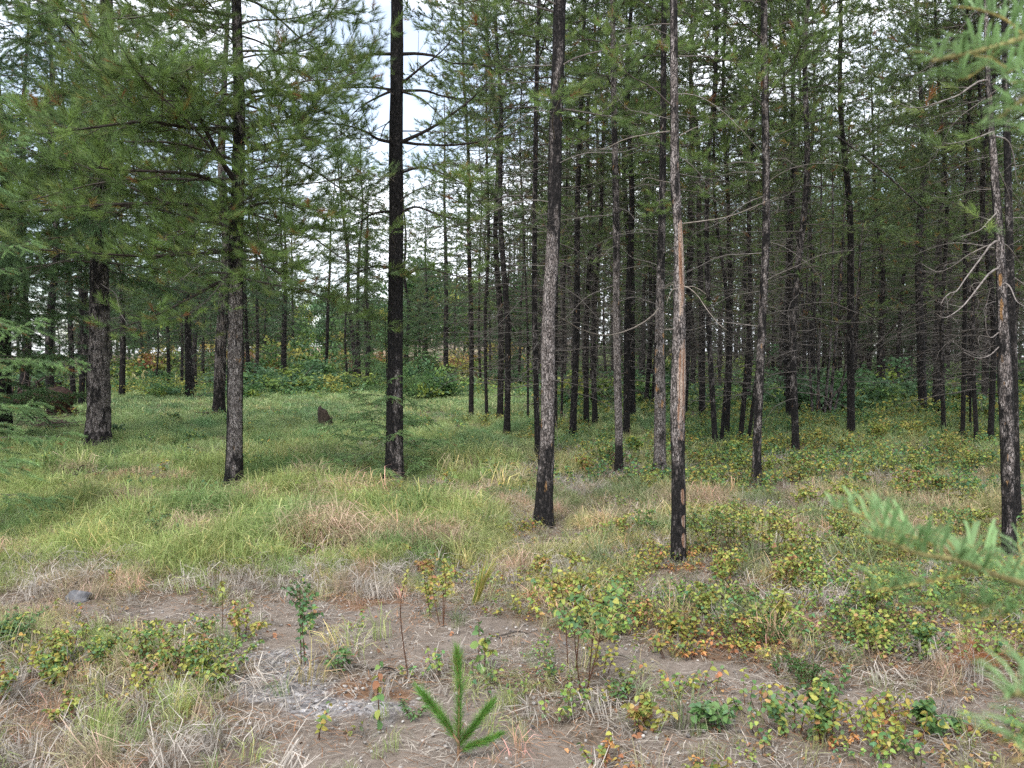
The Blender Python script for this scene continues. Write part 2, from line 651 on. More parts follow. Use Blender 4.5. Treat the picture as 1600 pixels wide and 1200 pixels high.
def zones_xy(x, y):
    px, py = project(np.stack([x, np.maximum(y, 1.5), ground(x, y)], -1))
    py = np.where(y < 3.0, 1230, py)
    return px, py, zones(px, py, x, y)


# ------------------------------------------------------------------ ground sheet to the horizon
def build_ground():
    ys = np.concatenate([np.linspace(-60, -2, 12), np.arange(-1.0, 9, 0.06), np.arange(9, 20, 0.16), np.arange(20, 60, 0.7), np.geomspace(60, 900, 24)])
    u = np.concatenate([-np.geomspace(600, 7.5, 20), np.linspace(-7, 7, 190), np.geomspace(7.5, 600, 20)])
    X, Y = np.meshgrid(u, ys)
    X = X * np.clip(np.abs(Y) / 9, 0.7, 3.0) ** 0.8
    Z = ground(X, Y) + 0.018 * (fbm(X * 7, Y * 7, 0, 71, 2) - 0.5) * (np.abs(Y) < 20)
    n, m_ = X.shape
    V = np.stack([X, Y, Z], -1).reshape(-1, 3)
    px, py, z = zones_xy(X.ravel(), Y.ravel())
    C_ = np.stack([z['bare'], z['grav'], z['rust']], -1)
    i = np.arange(n - 1)[:, None] * m_
    j = np.arange(m_ - 1)[None, :]
    a = i + j
    Fc = np.concatenate([np.stack([a, a + 1, a + m_ + 1], -1).reshape(-1, 3), np.stack([a, a + m_ + 1, a + m_], -1).reshape(-1, 3)])
    mb = MB()
    mb.add(V, Fc, C_)
    o = link('ground', mb.mesh('ground', M_SOIL))
    o['kind'] = 'structure'
    o['label'] = 'brown forest soil with a bare strip and a grey gravelly patch'


build_ground()

# ------------------------------------------------------------------ foliage generators


def needles(mb, rng, pos, dirs, scl, tint, count, length, width, spread=(0.35, 1.1), axis=0.11):
    """brushes of needles round short shoots: pos, dirs (n,3); one triangle a needle"""
    n = len(pos)
    if n == 0:
        return
    pos = np.repeat(pos, count, 0)
    D = np.repeat(norm(dirs), count, 0)
    sc = np.repeat(scl, count)[:, None]
    tn = np.repeat(tint, count, 0)
    k = n * count
    u = rng.rand(k, 1)
    ref = rng.randn(k, 3)
    P = norm(np.cross(D, ref))
    ph = spread[0] + (spread[1] - spread[0]) * (1 - u) * rng.uniform(0.7, 1.1, (k, 1))
    nd = D * np.cos(ph) + P * np.sin(ph)
    base = pos + D * (u - 0.5) * axis * sc
    ln = length * sc * rng.uniform(0.7, 1.15, (k, 1))
    side = norm(np.cross(nd, rng.randn(k, 3))) * width * sc * 0.5
    V = np.stack([base - side, base + side, base + nd * ln], 1).reshape(-1, 3)
    Fc = np.arange(k * 3).reshape(-1, 3)
    br = rng.uniform(0.75, 1.25, (k, 1))
    C_ = np.repeat(tn * br, 3, 0)
    C_[2::3] *= 1.15
    mb.add(V, Fc, C_)


def rot_about(v, ax, a):
    ax = ax / (np.linalg.norm(ax) + 1e-9)
    return v * math.cos(a) + np.cross(ax, v) * math.sin(a) + ax * np.dot(ax, v) * (1 - math.cos(a))


PINE = np.array([[0.16, 0.24, 0.07], [0.19, 0.28, 0.075], [0.125, 0.19, 0.065], [0.22, 0.28, 0.09], [0.15, 0.22, 0.09]])
FIRC = np.array([[0.10, 0.17, 0.075], [0.125, 0.205, 0.085], [0.09, 0.15, 0.07], [0.14, 0.22, 0.085]])


def limb(rng, path, r0, live=1.0, twig_len=0.5, step=0.13, kind='pine', lod=0, start=0.3, wood=None, need=None, wcol=(1, 1, 1), curl=1.0):
    """a conifer limb along path. Wood goes to `wood`, needles to `need`."""
    path = np.asarray(path, float)
    n = len(path)
    L_ = np.linalg.norm(np.diff(path, axis=0), axis=1).sum()
    T = norm(np.gradient(path, axis=0))
    wood.add(*tube(path, r0 * np.linspace(1, 0.22, n), 5 if lod == 0 else (4 if lod == 1 else 3)), wcol)
    sp, sd_, ss, st = [], [], [], []
    pal = PINE if kind == 'pine' else FIRC

    def spray(p, d, s=1.0):
        sp.append(p)
        sd_.append(d)
        ss.append(s * rng.uniform(0.75, 1.25))
        t_ = pal[rng.randint(len(pal))] * rng.uniform(0.65, 1.35) * (np.array([.76, .74, .88]) if lod else 1)
        if rng.rand() < 0.035:
            t_ = np.array([[0.30, 0.22, 0.07], [0.26, 0.12, 0.05]][rng.randint(2)])
        st.append(t_)

    s = start * L_
    sgn = 1
    while s < L_:
        u = s / L_
        f = u * (n - 1)
        i = min(int(f), n - 2)
        p = path[i] + (path[i + 1] - path[i]) * (f - i)
        t = T[i]
        side = np.cross(t, [0, 0, 1.0])
        side = side / (np.linalg.norm(side) + 1e-9)
        d = t * rng.uniform(0.5, 1.0) + side * sgn * rng.uniform(0.5, 1.1) + np.array([0, 0, rng.uniform(-0.55, 0.6) if kind == 'pine' else rng.uniform(-0.35, 0.0)])
        d = d / np.linalg.norm(d)
        tl = twig_len * (1.15 - 0.65 * u) * rng.uniform(0.5, 1.25)
        if live > 0:
            up = 0.25 if kind == 'pine' else -0.22
            tp = np.array([p, p + d * tl * 0.35, p + d * tl * 0.7 + np.array([0, 0, up * tl * 0.15]), p + d * tl + np.array([0, 0, up * tl * 0.5])])
        else:
            bend = rng.randn(3) * 0.3 * curl
            bend[2] += rng.choice([-0.5, 0.45]) * curl
            tp = np.array([p, p + d * tl * 0.33, p + d * tl * 0.66 + bend * tl * 0.3, p + d * tl * 0.9 + bend * tl * 0.85])
        tp = bez(tp, 4 if lod else 6)
        r1 = r0 * (0.34 - 0.16 * u)
        wood.add(*tube(tp, np.linspace(r1, r1 * 0.35, len(tp)), 3), wcol)
        # twiglets
        m_ = (3 if lod == 0 else 2) if live <= 0 else (3 if lod == 0 else 2)
        for q in range(m_):
            v = (q + 0.6) / m_
            k = min(int(v * (len(tp) - 1)), len(tp) - 2)
            pp = tp[k]
            td = tp[k + 1] - tp[k]
            td = td / (np.linalg.norm(td) + 1e-9)
            sd2 = np.cross(td, [0, 0, 1.0]) * (1 if (q + (sgn > 0)) % 2 else -1)
            dd = td * 0.8 + sd2 * 0.7 + np.array([0, 0, rng.uniform(-0.1, 0.5) if kind == 'pine' else -0.15])
            dd = dd / np.linalg.norm(dd)
            l2 = tl * rng.uniform(0.28, 0.5)
            if live <= 0:
                dd = dd + rng.randn(3) * 0.35 * curl
                e = pp + dd * l2
                mid = pp + dd * l2 * 0.5 + rng.randn(3) * 0.12 * l2
                wood.add(*tube(bez([pp, mid, e], 4), np.linspace(r1 * 0.5, r1 * 0.2, 4), 3), wcol)
            else:
                if lod < 2:
                    wood.add(*tube(np.array([pp, pp + dd * l2]), [r1 * 0.5, r1 * 0.3], 3), wcol)
                if kind == 'pine':
                    spray(pp + dd * l2 * 0.95, dd + [0, 0, 0.6], 1.0)
                    if lod == 0 or rng.rand() < 0.8:
                        spray(pp + dd * l2 * 0.5, dd + [0, 0, 0.15], 0.85)
                else:
                    for g in np.arange(0.2, 1.05, 0.25):
                        spray(pp + dd * l2 * g, dd, 1.0)
        if live > 0:
            td = tp[-1] - tp[-2]
            spray(tp[-1], td + np.array([0, 0, 0.3]) * np.linalg.norm(td) * (kind == 'pine'), 1.1)
            k = 2
            spray(tp[-2], td, 0.9)
            if kind == 'fir' or lod == 0:
                spray(tp[len(tp) // 2], td, 0.9)
        s += step * rng.uniform(0.7, 1.4)
        sgn = -sgn
    if live > 0:
        spray(path[-1], T[-1] + np.array([0, 0, 0.3]), 1.2)
        spray(path[-2], T[-1], 1.0)
        if live < 1:
            keep = [k for k in range(len(sp)) if rng.rand() < live]
            sp, sd_, ss, st = [[a[k] for k in keep] for a in (sp, sd_, ss, st)]
        if sp:
            a = [np.array(q, float) for q in (sp, sd_, ss, st)]
            if kind == 'pine':
                cfg = [(44, 0.090, 0.0036), (14, 0.10, 0.0105), (9, 0.11, 0.016)][lod]
                needles(need, rng, *a, *cfg, spread=(0.2, 1.05), axis=0.10)
            else:
                cfg = [(56, 0.034, 0.0036), (20, 0.048, 0.0095), (9, 0.075, 0.02)][lod]
                needles(need, rng, *a, *cfg, spread=(0.7, 1.3), axis=0.15)


def canon_path(rng, live, n=9):
    x = np.linspace(0, 1, n)
    lift = rng.uniform(-0.05, 0.25) if live else rng.uniform(-0.15, 0.25)
    droop = rng.uniform(0.1, 0.45) if live else rng.uniform(-0.1, 0.5)
    tip = rng.uniform(0.05, 0.3) if live else rng.uniform(-0.25, 0.35)
    z = lift * x - droop * x ** 2 + tip * x ** 4
    y = rng.uniform(-0.22, 0.22) * x ** 2 + 0.05 * x * np.sin(x * rng.uniform(4, 11) + rng.uniform(0, 6))
    z = z + 0.045 * x * np.sin(x * rng.uniform(5, 12) + rng.uniform(0, 6))
    return np.stack([x, y, z], -1)


LIMBS = {}
def make_limbs():
    global FIRC
    for kind, nv in (('pine', 9), ('fir', 6), ('dead', 9), ('sparse', 5), ('soft', 5)):
        LIMBS[kind] = []
        for k in range(nv):
            rng = RS(100 + k * 7 + len(kind) * 13)
            wd, nd = MB(), MB()
            ln = 1.5
            p = canon_path(rng, kind != 'dead') * ln
            if kind == 'fir':
                p[:, 2] -= 0.12 * p[:, 0] ** 2
                limb(rng, p, 0.012, 1.0, 0.58, 0.075, 'fir', 0, 0.15, wd, nd, (0.5, 0.45, 0.4))
            elif kind == 'soft':
                keep, FIRC = FIRC, np.array([[.22, .34, .14], [.26, .39, .15], [.19, .30, .135]])
                limb(rng, p, 0.007, 0.9, 0.6, 0.10, 'fir', 0, 0.15, wd, nd, (0.8, 0.75, 0.65))
                FIRC = keep
            elif kind == 'pine':
                limb(rng, p, 0.013, 0.82, 0.62, 0.095, 'pine', 0, 0.25, wd, nd, (0.45, 0.42, 0.4))
            elif kind == 'sparse':
                limb(rng, p, 0.011, 0.7, 0.45, 0.13, 'pine', 0, 0.35, wd, nd, (0.7, 0.66, 0.64))
            else:
                limb(rng, p, 0.0085, 0, 0.5, 0.12, 'pine', 0, 0.12, wd, None, (1.0, 0.97, 0.95))
            LIMBS[kind].append((wd.mesh('limb_' + kind, M_TWIG), nd.mesh('needles_' + kind, M_NEEDLE, False) if nd.v else None))


make_limbs()

CROWNS = []     # (dead branches mesh, crown mesh, kind)
def make_crowns():
    specs = [('pine', 4.6), ('pine', 5.4), ('pine', 6.4), ('pine', 5.0), ('thin', 6.5), ('thin', 7.5), ('thin', 5.6), ('fir', 2.6), ('fir', 1.9), ('fir', 3.4)]
    for k, (kind, cb) in enumerate(specs):
        rng = RS(500 + k)
        wd, lw, nd = MB(), MB(), MB()
        H = 13.5
        z, a = 0.9 if kind != 'fir' else 0.7, rng.rand() * 6
        while z < H - 0.2:
            a += 2.4 + rng.uniform(-0.6, 0.6)
            u = (z - cb) / (H - cb)
            if z < cb:
                # dead or sparsely live
                ln = rng.uniform(0.5, 1.6) * (0.6 + 0.45 * min(1, z / 3))
                liv = 0.0
                if z > cb * 0.55 and rng.rand() < 0.45:
                    liv = 0.5
            else:
                ln = (1.75 if kind == 'pine' else 1.35 if kind == 'thin' else 2.0) * (1 - u) ** 0.6 * rng.uniform(0.6, 1.25) + 0.12
                liv = 0.95 if kind == 'pine' else 1.0 if kind == 'fir' else 0.75
            p = canon_path(rng, liv > 0, 6) * ln
            if kind == 'fir':
                p[:, 2] -= 0.14 * p[:, 0] ** 2
            if z >= cb:
                p[:, 2] += p[:, 0] * (0.0 + 0.45 * u)
            ca, sa = math.cos(a), math.sin(a)
            q = np.stack([p[:, 0] * ca - p[:, 1] * sa, p[:, 0] * sa + p[:, 1] * ca, p[:, 2] + z], -1)
            fk = 'fir' if kind == 'fir' else 'pine'
            if liv > 0:
                limb(rng, q, 0.012, liv, 0.46, 0.14, fk, 1, 0.2, lw, nd, (0.4, 0.37, 0.35))
            else:
                limb(rng, q, 0.0085, 0, 0.45, 0.19, fk, 1, 0.12, wd, None, (0.62, 0.6, 0.58))
            z += (rng.uniform(0.07, 0.17) if z >= cb else rng.uniform(0.045, 0.12))
        CROWNS.append((wd.mesh('dead_branches', M_TWIG), lw.mesh('live_branches', M_TWIG), nd.mesh('crown', M_NEEDLE, False), kind, cb))


make_crowns()
print('crown tris', [len(c_[2].polygons) for c_ in CROWNS], [len(c_[0].polygons) for c_ in CROWNS])
print('limb tris', {k: [len(m_[0].polygons) + (len(m_[1].polygons) if m_[1] else 0) for m_ in v] for k, v in LIMBS.items()})

TREES = []       # (x, y, r) for keeping things apart


def trunk_mesh(rng, pts, rads, blackness, wood=None, lichen=0.0, sides=10, rings=40, bump=0.03, base=None, flare=0.35, name='trunk'):
    """pts/rads: local path; char(ang, z) -> how black the bark is, charred foot included"""
    P = bez(pts, rings)
    hs = P[:, 2]
    R = np.interp(hs, [p[2] for p in pts], rads)
    R = R * (1 + flare * np.exp(-np.clip(hs, 0, None) / 0.16))
    sd_ = rng.randint(1000)

    def nf(a, s, p):
        x, y, z = np.cos(a) * 1.0 + 0 * s, np.sin(a) * 1.0 + 0 * s, p[:, 2][:, None] + 0 * a
        fl = 0.16 * np.exp(-np.clip(z, 0, None) / 0.14) * np.cos(a * 4 + sd_)
        return 1 + bump * 2 * (vn(x * 3, y * 3, z * 5, sd_) - 0.5) + bump * 2.5 * (vn(x * 1.2, y * 1.2, z * 1.5, sd_ + 5) - 0.5) \
            + bump * (vn(x * 7, y * 7, z * 16, sd_ + 9) - 0.5) * 2 + fl
    V, Fc = tube(P, R, sides, nf, cap=True)
    ang = np.tile(np.linspace(0, 2 * np.pi, sides, endpoint=False), rings)
    # angle in world terms: measured from the axis point
    cen = np.repeat(P, sides, 0)
    d = V[:len(cen)] - cen
    wa = np.arctan2(d[:, 1], d[:, 0])
    ch = blackness(wa, cen[:, 2])
    wd = wood(wa, cen[:, 2]) if wood else np.zeros(len(wa))
    li = lichen(wa, cen[:, 2]) if callable(lichen) else np.full(len(wa), lichen)
    C_ = np.stack([ch, wd, li], -1)
    C_ = np.concatenate([C_, C_[-1:]])
    mb = MB()
    mb.add(V, Fc, C_)
    return mb.mesh(name, M_BARK)


def blackness_std(level, base_h=0.9, base_amt=0.8):
    return lambda a, z: level + base_amt * np.exp(-np.clip(z, 0, None) ** 2 / base_h ** 2) * 0.6


def near_tree(name, label, cat, base, pts, blackness, wood=None, lichen=0.0, sides=28, rings=150, top=12.5, limbs=(), seed=0, bump=0.035, flare=0.35, lean=(0, 0)):
    """pts: [(px, py, w)] from the base up, at the base's depth; limbs: dicts of what grows where"""
    b = gpt(*base)
    d = b.y
    P, R = [], []
    for px, py, w_ in pts:
        q = at(px, py, d)
        P.append([q.x - b.x, 0.0, q.z - b.z])
        R.append(w_ / 2 * d / F)
    P[0][2] = -0.12
    P = np.array(P)
    # go on above the frame
    sl_ = (P[-1] - P[-2]) / (P[-1][2] - P[-2][2])
    if P[-1][2] < top:
        h = P[-1][2]
        extra = np.linspace(h, top, 4)[1:]
        P = np.concatenate([P, [P[-1] + sl_ * (e - h) * 0.6 + [0, 0, (e - h) * 0.0] for e in extra]])
        for k, e in enumerate(extra):
            P[-3 + k][2] = e
        R = R + [R[-1] * (1 - (k + 1) / 3.0 * 0.93) for k in range(3)]
    rng = RS(seed)
    P[:, 1] += 0.0
    root = thing(name, label, cat, b)
    link('trunk', trunk_mesh(rng, P.tolist(), R, blackness, wood, lichen, sides, rings, bump, flare=flare), root)
    TREES.append((b.x, b.y, R[0]))

    def axis(z):
        return np.array([np.interp(z, P[:, 2], P[:, 0]), np.interp(z, P[:, 2], P[:, 1]), z]), np.interp(z, P[:, 2], R)
    for spec in limbs:
        z0, z1, n, kind, (l0, l1), (e0, e1) = spec[:6]
        azr = spec[6] if len(spec) > 6 else None
        a = rng.rand() * 6
        for k in range(n):
            z = z0 + (z1 - z0) * (k + rng.rand() * 0.8) / n
            a = a + 2.4 + rng.uniform(-0.5, 0.5)
            az = a if azr is None else math.radians(rng.uniform(*azr))
            c_, r_ = axis(z)
            me, ne = LIMBS[kind][rng.randint(len(LIMBS[kind]))]
            s_ = rng.uniform(l0, l1) / 1.5
            el = math.radians(rng.uniform(e0, e1))
            rot = Euler((rng.uniform(-0.3, 0.3), -el, az), 'XYZ')
            off = Vector((math.cos(az), math.sin(az), 0)) * r_ * 0.6
            o = link('limb' if kind != 'dead' else 'dead_limb', me, root, Vector(c_) + off, rot, s_)
            if ne:
                link('needles', ne, o)['kind'] = 'stuff'
    return root, b, axis


def custom_limb(root, base, poly, depth0, r0, live, seed, kind='pine', twig=0.45, step=0.14, wcol=(0.4, 0.36, 0.33), start=0.3, name='limb', depth1=None, curl=1.0):
    """a limb whose line was read off the photograph, running from depth0 to depth1"""
    rng = RS(seed)
    depth1 = depth0 if depth1 is None else depth1
    n = len(poly)
    P = [at(px, py, depth0 + (depth1 - depth0) * k / max(1, n - 1)) - base for k, (px, py) in enumerate(poly)]
    P = bez([list(p) for p in P], 12)
    wd, nd = MB(), MB()
    limb(rng, P, r0, live, twig, step, kind, 0, start, wd, nd, wcol, curl)
    o = link(name, wd.mesh(name, M_TWIG), root)
    if nd.v:
        link('needles', nd.mesh('needles', M_NEEDLE, False), o)['kind'] = 'stuff'
    return o

# ------------------------------------------------------------------ the near trunks
def face(wa, a0, wid):
    """1 on the side of the trunk round angle a0 (degrees), 0 elsewhere"""
    d = np.abs((wa - math.radians(a0) + np.pi) % (2 * np.pi) - np.pi)
    return 1 - sstep(wid * 0.6, wid * 1.3, d)


# T27: grey mottled, black foot
def ch(a, z):
    return 0.35 + 0.27 * (1 - sstep(0.15, 1.25, z)) + 0.22 * sstep(2.4, 3.0, z) + 0.25 * (1 - face(a, -100, 1.25)) * sstep(0.6, 0.9, z)


near_tree('pine_tree', 'lodgepole pine with mottled pale grey bark and a blackened flared foot, centre', 'pine tree', (850, 822),
          [(849, 822, 30), (850, 780, 27), (853, 720, 24), (856, 650, 22), (857, 500, 22), (865, 360, 21), (868, 200, 20), (873, 68, 19)],
          ch, lichen=lambda a, z: 0.27 + 0.05 * (z < 1.4), seed=11,
          limbs=[(2.3, 4.3, 9, 'dead', (0.5, 1.3), (-15, 30)), (3.4, 5.2, 7, 'sparse', (0.9, 1.6), (-10, 25)), (4.6, 12, 26, 'pine', (0.7, 1.6), (-5, 35))])

# T18: almost black
near_tree('pine_tree', 'thick nearly black pine trunk with pale flecks, young fir growing behind its foot', 'pine tree', (616, 755),
          [(616, 755, 31), (616, 700, 27), (617, 600, 24.5), (618, 450, 23), (619, 360, 22.5), (619, 200, 21), (620, 68, 19.5)],
          lambda a, z: 0.62 - 0.10 * face(a, -60, 0.5) * (z < 1.6) + 0.10 * (z > 1.4), seed=12, top=12.5,
          limbs=[(2.8, 4.8, 12, 'sparse', (0.8, 1.5), (-20, 20)), (2.9, 4.6, 5, 'dead', (0.5, 1.2), (-15, 30)), (6.2, 12.3, 26, 'pine', (0.8, 1.7), (-5, 30))])
T18 = [o for o in COL.objects if o.name.startswith('pine_tree')][-1]
b18 = T18.location
for i, (poly, r, lv, dd) in enumerate([
    ([(612, 84), (580, 85), (545, 92), (515, 105), (486, 115)], .022, .25, -0.2),
    ([(612, 140), (580, 136), (550, 137), (515, 138)], .018, .3, 0.3),
    ([(612, 142), (590, 152), (565, 166), (545, 184)], .018, .35, -0.5),
    ([(626, 85), (650, 84), (680, 88), (705, 99), (740, 100), (800, 110)], .024, .3, 0.4),
    ([(628, 130), (655, 108), (690, 80), (710, 55)], .018, .2, -0.3),
    ([(628, 142), (665, 142), (690, 150), (730, 155), (766, 157)], .020, .35, 0.8),
    ([(628, 143), (660, 155), (695, 188)], .016, .4, -0.6),
    ([(628, 222), (665, 205), (697, 185), (740, 152), (780, 108)], .026, .2, -0.4),
    ([(628, 222), (660, 226), (720, 226), (790, 212), (810, 206)], .022, .25, 0.6),
    ([(612, 222), (590, 217), (570, 205), (530, 194), (465, 192)], .024, .5, -0.3),
    ([(612, 330), (585, 333), (560, 348), (530, 360)], .018, .5, 0.3),
    ([(627, 332), (645, 324), (662, 326), (700, 340), (760, 345)], .018, .55, -0.5),
    ([(627, 270), (660, 262), (700, 275), (745, 300)], .016, .7, -0.9),
    ([(612, 420), (590, 415), (560, 425), (520, 440)], .016, .4, -0.6),
    ([(627, 435), (660, 420), (700, 428), (740, 440)], .014, .55, -0.7)]):
    custom_limb(T18, b18, poly, b18.y - 0.02, r, lv, 900 + i, depth1=b18.y + dd, wcol=(0.16, 0.14, 0.13), twig=0.5)

# T12: black left edge, flaky grey-brown right side, big leafy boughs
def ch(a, z):
    return 0.40 + 0.33 * (1 - face(a, -70, 1.25)) + 0.22 * (1 - sstep(0.1, 0.6, z)) + 0.15 * sstep(2.2, 2.7, z)


T12, b12, ax12 = near_tree('pine_tree', 'pine with flaky grey-brown bark, dark left edge and low dense green boughs', 'pine tree', (364, 772),
          [(364, 772, 28), (366, 720, 25.5), (367, 650, 24.5), (368, 500, 23.5), (368, 400, 22.5), (372, 280, 20), (374, 160, 17.5), (371, 68, 15)],
          ch, lichen=lambda a, z: 0.32 + 0 * z, seed=13,
          limbs=[(2.45, 3.3, 12, 'pine', (1.0, 1.8), (-25, 10)), (2.8, 4.4, 22, 'pine', (1.1, 2.2), (-22, 26)), (4.3, 7, 30, 'pine', (1.2, 2.2), (-8, 28)),
                 (3.0, 5.6, 7, 'pine', (1.6, 2.4), (-15, 15), (140, 260)), (3.0, 5.4, 7, 'pine', (1.3, 2.0), (-15, 20), (-75, 40)),
                 (7, 12.3, 24, 'pine', (0.7, 1.6), (-5, 35)), (2.2, 4.8, 9, 'dead', (0.8, 1.5), (-25, 15)),
                 (2.9, 6.5, 20, 'pine', (0.6, 1.35), (-25, 20), (-150, -30))])
for i, (poly, r, lv, d1) in enumerate([
    ([(366, 282), (345, 250), (325, 210), (303, 170), (285, 132), (262, 118), (240, 102), (222, 82)], .032, .8, -1.5),
    ([(364, 300), (335, 282), (300, 272), (250, 268), (190, 266), (150, 262)], .030, .9, -1.8),
    ([(360, 432), (325, 450), (290, 470), (250, 490), (210, 505), (165, 520)], .022, .55, -1.3),
    ([(366, 390), (330, 395), (280, 398), (220, 400), (150, 396), (60, 390)], .026, 1, -1.6),
    ([(366, 330), (300, 320), (220, 318), (130, 322), (50, 330), (-30, 320)], .026, 1, -2.2),
    ([(374, 240), (420, 225), (460, 215), (505, 222)], .022, 1, -1.2),
    ([(372, 330), (410, 318), (450, 318), (500, 330)], .022, 1, -1.0),
    ([(372, 390), (410, 395), (445, 400), (480, 425)], .018, 1, -0.8),
    ([(366, 200), (300, 200), (230, 190), (140, 200), (60, 210)], .026, 1, -2.0),
    ([(372, 150), (420, 140), (455, 145), (490, 150)], .022, 1, -1.0)]):
    custom_limb(T12, b12, poly, b12.y - 0.05, r, lv, 930 + i, depth1=b12.y + d1, wcol=(0.22, 0.19, 0.17), twig=0.62, step=0.12)

# T7: widest, rough vertical ridges
T7, b7, ax7 = near_tree('pine_tree', 'widest rough-barked trunk on the left, deep ridges, standing in tall green grass', 'pine tree', (153, 700),
          [(153, 700, 37), (154, 660, 35), (155, 600, 33), (155, 500, 29), (156, 360, 25), (163, 200, 23), (166, 68, 20)],
          lambda a, z: 0.47 + 0.1 * (z < 0.3) + 0.1 * (z > 2.4), seed=14, bump=0.06, top=14,
          limbs=[(3.0, 5.5, 15, 'fir', (1.4, 2.6), (-30, 10)), (2.6, 5.5, 12, 'dead', (1.0, 1.9), (-20, 15)), (5, 13.5, 28, 'pine', (1.0, 2.4), (-10, 30)),
                 (3.2, 5.2, 14, 'pine', (1.4, 2.4), (-20, 10)), (4.2, 9.0, 20, 'pine', (0.8, 1.7), (-28, 15), (-150, -30)), (5, 8, 16, 'fir', (1.4, 2.4), (-20, 10))])

# T38: split snag
def ch(a, z):
    return 0.48 + 0.16 * (1 - sstep(0.4, 1.2, z)) - 0.16 * face(a, -125, 0.45) * sstep(0.6, 1.0, z) + 0.04 * sstep(2.4, 2.8, z)


def wood38(a, z):
    strip = face(a, -68, 0.85)
    zz = sstep(0.82, 1.0, z) * (1 - sstep(2.55, 2.7, z))
    zz = zz * (0.25 + 0.75 * sstep(0.03, 0.07, np.abs(z - 1.78)))
    patch = face(a, -60, 0.38) * (np.exp(-((z - 0.52) / 0.08) ** 2) + np.exp(-((z - 0.34) / 0.05) ** 2) + 0.9 * np.exp(-((z - 0.18) / 0.09) ** 2))
    up = 0.62 * face(a, -60, 0.4) * sstep(2.55, 2.7, z) * (1 - sstep(3.5, 3.8, z)) * (0.5 + 0.5 * np.sin(z * 13))
    zv = 0.51 + 0.2 * np.exp(-((z - 2.3) / .25) ** 2) + 0.10 * np.exp(-((z - 1.45) / .25) ** 2)
    return np.clip(strip * zz * zv + patch * .8 + up * .8, 0, 1)


T38, b38, ax38 = near_tree('dead_pine_tree', 'split snag with a long strip of bare orange wood down its charred trunk', 'dead tree', (1059, 880),
          [(1059, 880, 24), (1060, 840, 25), (1060, 760, 22), (1059, 660, 22), (1060, 600, 23), (1061, 500, 19), (1061, 430, 16), (1060, 360, 13), (1055, 290, 15), (1054, 200, 13), (1053, 68, 12)],
          ch, wood=wood38, lichen=lambda a, z: 0.28 + 0 * z, seed=15, top=9.0, rings=220, sides=32, bump=0.05, flare=0.12,
          limbs=[(3.0, 4.2, 5, 'dead', (0.3, 0.8), (-10, 35)), (4.2, 8.5, 16, 'dead', (0.4, 1.1), (-10, 35)), (3.3, 4.6, 4, 'sparse', (0.6, 1.0), (0, 25))])
for i, (poly, r, d1) in enumerate([
    ([(1062, 449), (1050, 445), (1038, 450)], .006, 0.15),
    ([(1062, 447), (1075, 449), (1090, 462), (1102, 480), (1112, 493), (1125, 508), (1138, 517)], .0055, -0.3),
    ([(1066, 449), (1085, 448), (1105, 462), (1098, 470), (1112, 488), (1108, 494)], .0035, 0.2),
    ([(1068, 452), (1052, 452), (1044, 466), (1042, 474)], .004, -0.2),
    ([(1052, 514), (1040, 515), (1033, 513)], .004, -0.2),
    ([(1070, 541), (1060, 545), (1066, 555)], .004, -0.2),
    ([(1062, 212), (1085, 200), (1110, 192)], .005, 0.3),
    ([(1046, 205), (1010, 210), (975, 218), (945, 232), (922, 231)], .0055, -0.4),
    ([(1050, 286), (1030, 282), (1010, 278), (1000, 288)], .004, -0.3),
    ([(1062, 350), (1100, 345), (1140, 338), (1190, 318), (1212, 308)], .006, 0.7)]):
    custom_limb(T38, b38, poly, b38.y, r, 0, 960 + i, depth1=b38.y + d1, wcol=(1.15, 1.08, 0.98), twig=0.12, step=0.2, name='dead_limb', curl=1.5)

